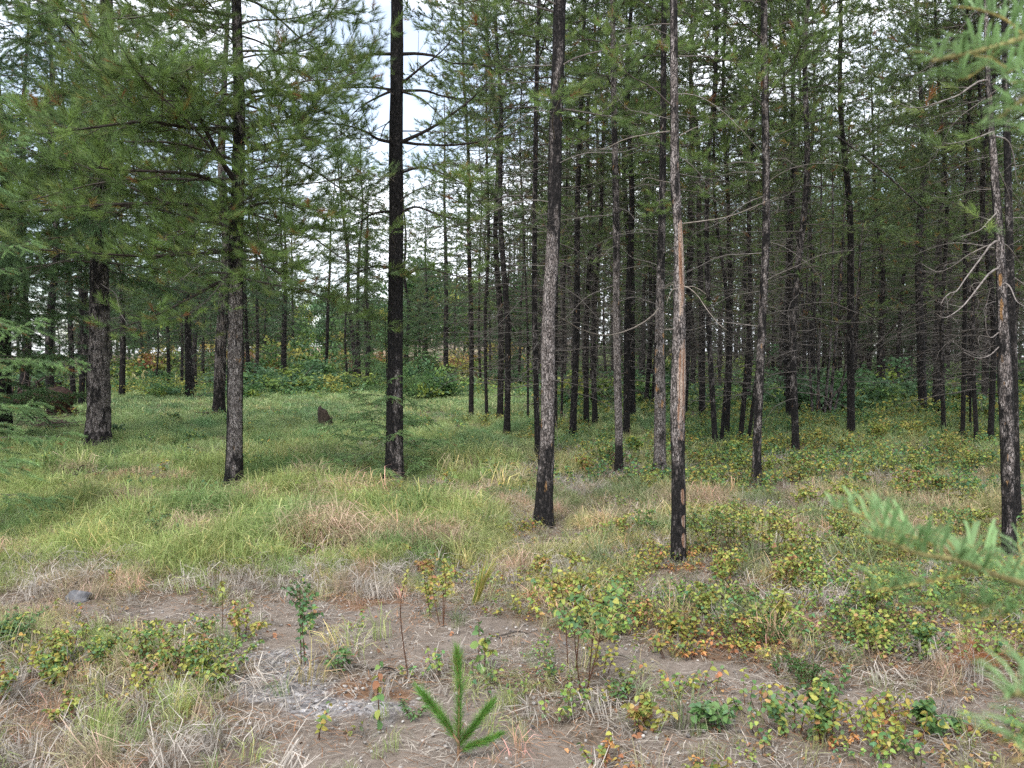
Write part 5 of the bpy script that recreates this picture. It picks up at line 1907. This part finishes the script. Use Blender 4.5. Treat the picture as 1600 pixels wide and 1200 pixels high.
# ------------------------------------------------------------------ little pine in the foreground
def little_pine():
    b = gpt(716, 1188)
    root = thing('pine_sapling', 'little bright green pine with three upright bottlebrush shoots at the bottom', 'pine sapling', b)
    dd = b.y
    for k, (poly, w_) in enumerate([([(716, 1190), (717, 1130), (717, 1060), (715, 1028)], 1.0), ([(716, 1160), (700, 1135), (680, 1108), (662, 1086)], .8),
                                    ([(717, 1165), (730, 1148), (748, 1125), (765, 1103)], .7), ([(716, 1175), (735, 1165), (752, 1160), (775, 1150)], .6)]):
        P = [at(px, py, dd - (0.04 * (k == 1)) + .03 * (k == 2)) - b for px, py in poly]
        P = bez([list(p) for p in P], 20)
        wd, nd = MB(), MB()
        wd.add(*tube(P, np.linspace(.005, .0025, 20) * w_ + .001, 6), (1.2, .8, .5))
        s = link('stem' if k == 0 else 'shoot', wd.mesh('shoot', M_TWIG), root)
        kk = [1, .9, .8, .6][k]
        T = norm(np.gradient(P, axis=0))
        i0 = 3 if k == 0 else 3
        rng = RS(k)
        idx = np.repeat(np.arange(i0, 20), 5)
        a = P[idx] + rng.randn(len(idx), 3) * .002
        g = np.array([.135, .29, .055])
        needles(nd, rng, a, T[idx], np.full(len(idx), 1.0), np.where(rng.rand(len(idx), 1) < .08, np.array([[.3, .26, .08]]), g) * rng.uniform(.6, 1.3, (len(idx), 1)), 15, .068 * kk, .0017, spread=(.1, .85), axis=.04)
        link('needles', nd.mesh('needles', M_NEEDLE, False), s)['kind'] = 'stuff'


little_pine()

# ------------------------------------------------------------------ young firs close to the camera and at the edges
def fir_twig(wd, nd, rng, P, r0, nl=.031, nw=.0024, step=.0021, col=(.23, .36, .15)):
    P = bez(P, 26)
    wd.add(*tube(P, np.linspace(r0, r0 * .5, 26), 5), (1.4, 1.2, .45))
    L_ = np.linalg.norm(np.diff(P, axis=0), axis=1).sum()
    n = int(L_ / step)
    u = np.sort(rng.rand(n)) * 25
    i = np.minimum(u.astype(int), 24)
    p = P[i] + (P[i + 1] - P[i]) * (u - i)[:, None]
    T = norm(np.gradient(P, axis=0))[i]
    up = np.array([0, 0, 1.0])
    side = norm(np.cross(T, up))
    upv = np.cross(side, T)
    ph = np.where(rng.rand(n) < .5, 0, np.pi) + rng.randn(n) * .42
    rad = np.cos(ph)[:, None] * side + (np.abs(np.sin(ph)) + .25)[:, None] * upv
    f = rng.uniform(.3, .65, n)[:, None]
    d = norm(norm(rad) * np.cos(f) + T * np.sin(f))
    ln = nl * rng.uniform(.75, 1.1, (n, 1)) * np.clip((26 - u) / 4, .45, 1)[:, None]
    s_ = norm(np.cross(d, up)) * nw * .5
    bow = upv * ln * .12
    V = np.stack([p - s_ * .6, p + s_ * .6, p + d * ln * .5 + bow + s_, p + d * ln * .5 + bow - s_, p + d * ln * .93 + s_ * .7, p + d * ln * .93 - s_ * .7], 1)
    Fc = (np.arange(n)[:, None, None] * 6 + np.array([[0, 1, 2], [0, 2, 3], [3, 2, 4], [3, 4, 5]])[None]).reshape(-1, 3)
    c_ = np.array(col) * rng.uniform(.75, 1.3, (n, 1))
    c_[rng.rand(n) < .03] = (.35, .25, .1)
    nd.add(V.reshape(-1, 3), Fc, np.repeat(c_, 6, 0))


def near_fir():
    rng = RS(9)
    base = Vector((0.78, 0.60, float(ground(0.78, 0.60))))
    root = thing('young_fir', 'young fir at the right edge very near the camera, blurred branches reaching in', 'young fir', base)
    mb = MB()
    P = bez([[0, 0, -.05], [.01, 0, .8], [0, .01, 1.7], [.01, 0, 2.7]], 40)
    V, Fc = tube(P, np.linspace(.028, .004, 40), 10)
    mb.add(V, Fc, (.45, 0, .3))
    link('trunk', mb.mesh('trunk', M_BARK), root)

    def bough(main, d0, d1, twigs, r=.0022):
        wd, nd = MB(), MB()
        A = [at(px, py, d0 + (d1 - d0) * k / (len(main) - 1)) - base for k, (px, py) in enumerate(main)]
        t_ = Vector((0, 0, A[0].z - .08))
        PP = bez([list(t_), list(t_.lerp(A[0], .6) + Vector((0, 0, .03)))] + [list(a) for a in A], 30)
        wd.add(*tube(PP, np.linspace(r * 1.5, r * .6, 30), 6), (1.15, 1.1, .5))
        o = link('bough', wd.mesh('bough', M_TWIG), root)
        w2 = MB()
        fir_twig(w2, nd, rng, [list(a) for a in A], r * .7)
        for poly, e0, e1 in twigs:
            fir_twig(w2, nd, rng, [list(at(px, py, e0 + (e1 - e0) * k / (len(poly) - 1)) - base) for k, (px, py) in enumerate(poly)], .0011)
        link('twigs', w2.mesh('twigs', M_TWIG), o)['kind'] = 'stuff'
        link('needles', nd.mesh('needles', M_NEEDLE, False), o)['kind'] = 'stuff'
    bough([(1680, 935), (1600, 912), (1540, 893), (1495, 875), (1440, 866), (1395, 850), (1355, 838)], .58, .56,
          [([(1545, 893), (1500, 872), (1450, 848), (1400, 829), (1350, 808), (1300, 793)], .58, .57),
           ([(1540, 893), (1500, 900), (1455, 908), (1400, 918), (1362, 924)], .58, .55),
           ([(1600, 915), (1570, 880), (1540, 862), (1505, 850)], .58, .62),
           ([(1610, 915), (1590, 935), (1555, 947), (1500, 942), (1415, 944)], .6, .58),
           ([(1620, 918), (1600, 940), (1570, 960), (1530, 968), (1490, 972)], .6, .56),
           ([(1640, 920), (1620, 900), (1600, 870), (1590, 850)], .6, .66)])
    bough([(1720, 20), (1640, 45), (1560, 72), (1500, 86), (1455, 96)], .62, .6,
          [([(1600, 55), (1570, 30), (1530, 15), (1490, 10)], .62, .64), ([(1560, 72), (1540, 100), (1515, 120), (1495, 125)], .62, .6),
           ([(1640, 45), (1620, 80), (1590, 105), (1570, 115)], .62, .58)])
    bough([(1740, 80), (1680, 110), (1625, 140), (1585, 165), (1560, 185)], .55, .56,
          [([(1680, 110), (1650, 160), (1620, 190), (1595, 210)], .55, .53), ([(1640, 130), (1610, 125), (1580, 130)], .55, .56)])
    bough([(1740, 1150), (1680, 1120), (1640, 1095), (1600, 1085), (1570, 1085)], .40, .40,
          [([(1680, 1120), (1640, 1140), (1600, 1150), (1560, 1160)], .40, .38), ([(1640, 1095), (1615, 1070), (1590, 1055)], .4, .42),
           ([(1660, 1150), (1620, 1180), (1580, 1190)], .38, .36)])
    # the rest of the tree, outside the view
    for k in range(22):
        z = .25 + k * .11
        az = math.radians(rng.uniform(-100, 70))
        l_ = max(.12, .5 * (1 - z / 2.9))
        wd, nd = MB(), MB()
        p1 = np.array([math.cos(az) * l_, math.sin(az) * l_, z + .05])
        A = [[0, 0, z], list(p1 * [.5, .5, 0] + [0, 0, z + .05]), list(p1)]
        fir_twig(wd, nd, rng, A, .004, step=.005)
        for q in range(4):
            s_ = np.array(A[0]) + (p1 - np.array(A[0])) * (.3 + .15 * q)
            dv = np.array([math.cos(az + (.9 if q % 2 else -.9)), math.sin(az + (.9 if q % 2 else -.9)), 0]) * l_ * .35
            fir_twig(wd, nd, rng, [list(s_), list(s_ + dv * .5 + [0, 0, .01]), list(s_ + dv)], .002, step=.005)
        o = link('bough', wd.mesh('bough', M_TWIG), root)
        link('needles', nd.mesh('needles', M_NEEDLE, False), o)['kind'] = 'stuff'


near_fir()


def soft_fir(px, py, height, label, name='young_fir', smin=.3, smax=.62, n=46, seed=3, z0=.12, wpx=7, kind='soft'):
    b = gpt(px, py)
    rng = RS(seed)
    root = thing(name, label, 'young fir', b)
    r = wpx / 2 * b.y / F
    mb = MB()
    V, Fc = tube(bez([[0, 0, -.05], [.02, 0, height * .5], [0, 0, height]], 20), np.linspace(r, .004, 20), 8)
    mb.add(V, Fc, (.55, 0, .2))
    link('trunk', mb.mesh('trunk', M_BARK), root)
    a = 0
    for k in range(n):
        z = z0 + (height - z0) * (k + .5) / n
        a += 2.4
        me, ne = LIMBS[kind][rng.randint(5)]
        s_ = (smin + (smax - smin) * (1 - z / height)) * rng.uniform(.7, 1.15)
        o = link('limb', me, root, (0, 0, z), Euler((0, -.15 + rng.uniform(-.2, .2), a)), s_)
        link('needles', ne, o)['kind'] = 'stuff'


soft_fir(603, 748, 2.1, 'soft young fir with pale lacy branches behind the nearly black pine', n=52, smin=.2, smax=.62, wpx=4, seed=4)
soft_fir(-95, 850, 4.5, 'fir sapling at the left edge whose bright tips reach into view', n=50, smin=.3, smax=.8, seed=5)
soft_fir(-20, 700, 6.5, 'fir with dark shelving branches in front of the rooty stump mound', n=70, smin=.5, smax=1.15, seed=6, wpx=16, z0=.5, kind='fir')
soft_fir(790, 600, 3.0, 'small far fir with dark crown behind the close dark pair', n=40, smin=.3, smax=.9, seed=8, kind='fir')
soft_fir(655, 607, 4.5, 'dark far fir beside blue-green leaves right of the nearly black pine', n=60, smin=.4, smax=1.3, seed=9, wpx=7, kind='fir')

# ------------------------------------------------------------------ stumps, rock, sticks
def stump(px, py, wpx, hpx, label, name='tree_stump', mat=None, seed=0, jag=.3, flare=.5, notch=0.0):
    b = gpt(px, py)
    rng = RS(seed)
    r, h = wpx / 2 * b.y / F, hpx * b.y / F
    n, m_ = 28, 14
    a = np.linspace(0, 2 * np.pi, n, endpoint=False)
    u = np.linspace(0, 1, m_)[:, None]
    jagh = 1 - jag * vn(np.cos(a) * 2.4, np.sin(a) * 2.4, 1, seed) - notch * np.clip(np.cos(a - .3), 0, 1)
    Z = u * h * jagh[None]
    R = r * (.72 + flare * np.exp(-u * 4.5) * (.6 + .8 * vn(np.cos(a)[None] * 2, np.sin(a)[None] * 2, 0, seed + 2))) * (1 + .12 * (vn(a[None] * 4, u * 6, 0, seed + 4) - .5))
    V = np.stack([R * np.cos(a), R * np.sin(a), Z - .06 * (u < .01)], -1).reshape(-1, 3)
    V2 = np.stack([R[-1] * .5 * np.cos(a), R[-1] * .5 * np.sin(a), Z[-1] - h * .10 * (1 + vn(a * 3, 0, 0, seed))], -1)
    V = np.concatenate([V, V2, [[0, 0, float(Z[-1].min()) - .12 * h]]])
    i = np.arange(m_)[:, None] * n
    j = np.arange(n)[None]
    j2 = (j + 1) % n
    Fc = np.concatenate([np.stack([i + j, i + j2, i + n + j2], -1).reshape(-1, 3), np.stack([i + j, i + n + j2, i + n + j], -1).reshape(-1, 3),
                         np.stack([m_ * n + j[0], m_ * n + j2[0], np.full(n, (m_ + 1) * n)], -1)])
    mb = MB()
    mb.add(V, Fc)
    root = thing(name, label, 'stump', b)
    link('stump_body', mb.mesh('stump', mat or M_CHAR), root)
    for q in range(4):
        az = rng.rand() * 6.28
        l_ = r * rng.uniform(1.3, 2.0)
        P = bez([[r * .5 * math.cos(az), r * .5 * math.sin(az), h * .22], [l_ * .8 * math.cos(az), l_ * .8 * math.sin(az), h * .06], [l_ * math.cos(az + .3), l_ * math.sin(az + .3), -.03]], 8)
        rb = MB()
        rb.add(*tube(P, np.linspace(r * .28, r * .1, 8), 7))
        link('root', rb.mesh('root', mat or M_CHAR), root)


stump(508, 674, 30, 42, 'short dark stump with a notched top in the far green grass', mat=simple_mat('old_stump', (.02, .015, .012), (.10, .07, .055), 20, bump=.8), seed=3, notch=.35)
stump(920, 720, 8, 16, 'small burnt black stump behind the brownish shrub', seed=5, jag=.5)


def root_mound():
    b = gpt(58, 655)
    root = thing('root_mound', 'dark uprooted stump mound with tangled roots at the left', 'stump', b)
    rng = RS(6)
    mb = MB()
    for q in range(9):
        rock_into(mb, rng, [rng.uniform(-.6, .6), rng.uniform(-.2, .3), rng.uniform(.15, .75)], rng.uniform(.2, .38), 16, 10, (1, 1, 1), (1.1, .8, .9), .6)
    link('mound', mb.mesh('mound', simple_mat('root_soil', (.012, .009, .008), (.09, .05, .038), 14, bump=.8)), root)
    wd = MB()
    for q in range(46):
        p = np.array([rng.uniform(-.7, .7), rng.uniform(-.35, .1), rng.uniform(.05, .95)])
        e = p + rng.randn(3) * .3
        wd.add(*tube(bez([p, (p + e) / 2 + rng.randn(3) * .08, e], 6), np.linspace(.028, .008, 6), 5), (.35, .28, .25))
    link('roots', wd.mesh('roots', M_TWIG), root)['kind'] = 'stuff'


root_mound()


def brush(px, py, w_, h_, label, n=60, seed=1, col=(.5, .4, .35)):
    b = gpt(px, py)
    rng = RS(seed)
    W, H = w_ * b.y / F, h_ * b.y / F
    wd = MB()
    for q in range(n):
        p = np.array([rng.randn() * W * .25, rng.uniform(-.3, .3), abs(rng.randn()) * H * .35])
        e = p + np.array([rng.randn() * W * .35, rng.randn() * .3, rng.randn() * H * .2])
        e[2] = max(e[2], 0)
        wd.add(*tube(bez([p, (p + e) / 2 + rng.randn(3) * .04, e], 5), np.linspace(.011, .004, 5), 4), col)
    tag(link('brush_pile', wd.mesh('brush_pile', M_TWIG), None, b), label, 'brush pile')


brush(75, 672, 90, 26, 'pile of brown dead twigs at the foot of the rooty stump mound', 110, 2)
brush(335, 655, 34, 16, 'small heap of dark twigs at the flared trunk, far left of centre', 40, 3)
brush(120, 750, 50, 20, 'dark dead twigs poking from the grass before the widest trunk', 36, 4, (.2, .17, .15))
brush(958, 722, 30, 24, 'brown withered fern clump at the foot of the smooth grey trunk', 60, 5, (.9, .6, .45))


def rocks():
    b = gpt(122, 940)
    mb = MB()
    rock_into(mb, RS(2), [0, 0, .015], 20 / F * b.y, 30, 20, (1, 1, 1), (1.1, .8, .85), .5)
    tag(link('rock', mb.mesh('rock', M_ROCK), None, b), 'fist-sized grey angular rock at the upper edge of the bare strip, left', 'rock')
    for q, (px, py, wp, lb) in enumerate([(660, 1082, 9, 'small pale stone left of the little pine'), (606, 1052, 12, 'black charred lump beside the orange-topped seedling'),
                                          (655, 1095, 7, 'flat pinkish stone just below the small pale one'), (1180, 1118, 8, 'white pebble near the bottom on the right'),
                                          (850, 985, 7, 'whitish stone at the upper edge of the bare strip')]):
        b = gpt(px, py)
        mb = MB()
        rock_into(mb, RS(20 + q), [0, 0, .01], wp / 2 / F * b.y, 14, 9, (1, 1, 1), (1.1, 1, .6), .4)
        tag(link('stone' if q != 1 else 'charred_lump', mb.mesh('stone', M_CHAR if q == 1 else M_PALE), None, b), lb, 'stone' if q != 1 else 'charcoal')


M_PALE = simple_mat('pale_stone', (.30, .27, .25), (.62, .60, .57), 50)
rocks()


def stick(p0, p1, wpx, label, mat=None, name='stick', col=(.8, .76, .7), bend=.02):
    a, b_ = gpt(*p0), gpt(*p1)
    c_ = (a + b_) / 2
    r = wpx / 2 * c_.y / F
    up = Vector((0, 0, r * .8 + .008))
    P = bez([list(a - c_ + up), list(up + Vector((bend, bend, .015))), list(b_ - c_ + up)], 12)
    mb = MB()
    rg = RS(int(p0[0]))
    V, Fc = tube(P, np.linspace(r, r * .5, 12), 7, lambda a_, s, p: 1 + .3 * (vn(a_ * 2, s * 9, 0, 4) - .5), cap=True)
    mb.add(V, Fc, col)
    tag(link(name, mb.mesh(name, mat or M_TWIG), None, c_), label, 'stick' if name == 'stick' else 'log' if name == 'log' else 'bark')


stick((932, 1029), (992, 1038), 5, 'grey stick lying along the bare strip below the fresh green leaves')
stick((776, 999), (826, 994), 3.5, 'short dark stick on the bare strip right of centre', col=(.3, .27, .25))
stick((1058, 982), (1090, 970), 9, 'orange-brown piece of bark in the litter below the split snag', M_ROT, 'bark_piece')
stick((130, 752), (185, 744), 10, 'reddish rotten log sunk in the grass before the widest trunk', M_ROT, 'log')
stick((1498, 1062), (1570, 1072), 3.5, 'grey stick at the lower right under the rusty branch')
stick((1130, 945), (1200, 962), 3, 'thin pale twig in the straw right of the orange-brown bark')
stick((515, 672), (470, 668), 6, 'decayed brown log fragment beside the short stump', M_ROT, 'log')
stick((575, 1050), (625, 1058), 3, 'blackened twig beside the charred lump', col=(.12, .11, .1))
stick((1095, 1074), (1140, 1076), 2.5, 'thin dark twig on the bare strip, lower right of centre', col=(.3, .25, .22))


def rusty_branch():
    global PINE
    b = gpt(1515, 1035)
    keep, PINE = PINE, np.array([[.30, .13, .055], [.26, .11, .05], [.34, .19, .10]])
    rng = RS(31)
    root = thing('fallen_branch', 'fallen pine branch with rusty dead needles at the lower right', 'fallen branch', b)
    for k, (dx, dy) in enumerate([((-.22, .0), (.26, .05)), ((-.15, .06), (.2, -.06)), ((-.1, -.05), (.24, .1))]):
        wd, nd = MB(), MB()
        P = bez([[dx[0], dx[1], .02], [0, 0, .035], [dy[0], dy[1], .02]], 8)
        limb(rng, P, .005, .5, .12, .07, 'pine', 0, .05, wd, nd, (1.2, .8, .6))
        o = link('twig', wd.mesh('twig', M_TWIG), root, scale=(1, 1, .4))
        link('needles', nd.mesh('needles', M_NEEDLE, False), o)['kind'] = 'stuff'
    PINE = keep


rusty_branch()

# ------------------------------------------------------------------ bushes and trees beyond the wood
def bush_meshes(seed, pals, wts, n=1500, r=(1, 1, .8), leaf=.09, name='foliage'):
    rng = RS(seed)
    cl = rng.randn(26, 3) * .42
    cl[:, 2] = np.abs(cl[:, 2]) * .9 + .25
    k = rng.randint(0, 26, n)
    p = (cl[k] + rng.randn(n, 3) * .13) * np.array(r)
    p[:, 2] = np.clip(p[:, 2], .03, None)
    mb, st = MB(), MB()
    ccol = pick(rng, pals, wts, 26)
    leaves(mb, rng, p, rng.randn(n, 3), leaf * rng.uniform(.6, 1.3, n), leaf * .75, ccol[k] * rng.uniform(.7, 1.3, (n, 1)))
    for q in range(14):
        e = cl[q] * np.array(r)
        st.add(*tube(bez([[e[0] * .1, e[1] * .1, -.03], e * .5 + [0, 0, .08], e], 6), np.linspace(.022, .006, 6), 4), (.35, .28, .24))
    return mb.mesh(name, M_LEAF), st.mesh('stems', M_TWIG)


BV = {'yg': [bush_meshes(601 + i, [YG, GREEN], [.45, .55]) for i in range(3)],
      'or': [bush_meshes(611 + i, [YEL, ORA, YG, GREEN], [.2, .1, .4, .3]) for i in range(2)],
      'gr': [bush_meshes(621 + i, [GREEN, DUSK, YG], [.45, .35, .2]) for i in range(3)],
      'dk': [bush_meshes(631 + i, [DUSK, DGRN], [.7, .3]) for i in range(2)]}
NAMES = {'yg': ('yellow-green bush', 'broad-leaved'), 'or': ('golden and orange autumn bush', ''), 'gr': ('fresh green bush', ''), 'dk': ('dark blue-green bush', '')}


def bush(x, y, h, wd, kind, label, group=None, rng=None, name='bush', cat='bush', lift=0):
    fo, st = BV[kind][rng.randint(len(BV[kind]))]
    b = Vector((x, y, float(ground(x, y))))
    root = thing(name, label, cat, b, group=group)
    o = link('stems', st, root, (0, 0, lift), (0, 0, rng.rand() * 6), (wd, wd, h))
    o2 = link('foliage', fo, root, (0, 0, lift), o.rotation_euler, (wd, wd, h))
    o['kind'] = 'stuff'
    o2['kind'] = 'stuff'
    return root


rng = RS(808)
for px, y, h, wd, kind, lab in [
    (650, 30, 1.3, 1.1, 'gr', 'green bush behind and right of the nearly black pine'),
    (1280, 23, 1.1, 1.4, 'dk', 'dark green bush under the fan of thin stems'),
    (1325, 24, 1.0, 1.3, 'gr', 'green bush around the foot of the black left-leaning trunk'),
    (1400, 27, 1.1, 1.6, 'gr', 'mid green bush in the shade left of the thickest black trunk'),
    (1230, 26, 1.0, 1.2, 'dk', 'dark bush behind the grey-black twin trunks'),
    (250, 32, .7, 1.2, 'yg', 'yellow-green bush in the far grass right of the widest trunk'),
    (380, 30, .8, 1.2, 'gr', 'green bush behind the flared trunk'),
    (460, 36, 1.0, 1.8, 'gr', 'green bush in the belt behind the short stump'),
    (550, 37, .9, 1.7, 'yg', 'yellow-green bush at the foot of the dark forked clump'),
    (700, 31, .9, 1.5, 'gr', 'green bush at the foot of the bushy far fir'),
    (40, 34, 1.2, 1.6, 'gr', 'green bush behind the rooty stump mound'),
    (440, 52, 2.9, 2.4, 'yg', 'big yellow-green bush in the meadow gap left of the slim leaning trunk'),
    (482, 54, 3.2, 2.6, 'yg', 'tallest pale green bush in the meadow gap'),
    (415, 50, 2.2, 1.8, 'or', 'orange bush at the left end of the meadow gap'),
    (525, 52, 2.0, 1.8, 'or', 'orange-red bush between the leaning trunk and the forked clump'),
    (590, 54, 2.2, 2.2, 'or', 'golden bush behind the young fir'),
    (760, 52, 2.2, 2.2, 'or', 'orange bush seen between the slim trunks right of the black pine'),
    (812, 50, 2.4, 2.0, 'yg', 'yellow-green bush just left of the mottled pine, far off'),
    (720, 55, 2.0, 2.0, 'or', 'golden meadow bush right of the bushy far fir'),
    (215, 52, 2.2, 2.4, 'or', 'rusty golden bush far behind, right of the widest trunk'),
    (260, 54, 2.2, 2.2, 'yg', 'far yellow-green bush right of the rusty golden one'),
    (330, 52, 2.4, 2.2, 'or', 'golden bush far behind the flared trunk'),
    (165, 50, 2.0, 2.0, 'yg', 'far bush peeping out behind the widest trunk'),
    (70, 50, 2.2, 2.4, 'yg', 'far yellow-green bush beyond the left firs'),
    (980, 48, 2.0, 2.4, 'yg', 'far yellow bush glimpsed between the trunks right of the mottled pine')]:
    bush((px - 800) / F * y, y, h, wd, kind, lab, None, rng)
for q in range(70):
    y = rng.uniform(26, 62)
    x = rng.uniform(-.62, .66) * y
    px = 800 + F * x / y
    if px < 840 and y < 38:
        continue
    if px > 840:
        kind = rng.choice(['gr', 'dk', 'gr', 'yg'])
        bush(x, y, rng.uniform(.7, 1.5), rng.uniform(1.1, 1.9), kind, gap_label(px, y, 0, {'gr': 'green bush', 'dk': 'dark bush', 'yg': 'yellow-green bush', 'or': 'golden bush'}[str(kind)]), 'undergrowth bushes in the right half', rng)
    else:
        kind = rng.choice(['yg', 'gr', 'gr'])
        bush(x, y, rng.uniform(.6, 1.4), rng.uniform(1.4, 2.4), kind, gap_label(px, y, 0, {'gr': 'green bush', 'dk': 'dark bush', 'yg': 'yellow-green bush', 'or': 'golden bush'}[str(kind)]), 'bushes beyond the left half', rng)


def far_tree(x, y, h, kind, label, group):
    b = Vector((x, y, float(ground(x, y))))
    root = thing('broadleaf_tree', label, 'tree', b, group=group)
    mb = MB()
    V, Fc = tube(bez([[0, 0, -.1], [.1, 0, h * .4], [0, .1, h * .8]], 8), np.linspace(.16, .04, 8), 7)
    mb.add(V, Fc, (.5, 0, .2))
    link('trunk', mb.mesh('trunk', M_BARK), root)
    for q in range(3):
        fo, st = BV[kind][rng.randint(len(BV[kind]))]
        o = link('crown', fo, root, (rng.uniform(-.8, .8), rng.uniform(-.8, .8), h * (.18 + .22 * q)), (0, 0, rng.rand() * 6), (h * .30, h * .30, h * .42))
        o['kind'] = 'stuff'


for q in range(34):
    px = 150 + 720 * q / 33 + rng.uniform(-15, 15)
    y = rng.uniform(66, 92)
    k_ = str(rng.choice(['gr', 'yg', 'dk']))
    far_tree((px - 800) / F * y, y, rng.uniform(5.0, 9.0) * (.75 if 420 < px < 640 else 1), k_, gap_label(px, 70, 0, {'gr': 'green', 'dk': 'dark', 'yg': 'yellow-green'}[k_] + ' broadleaf tree'), 'trees beyond the meadow')
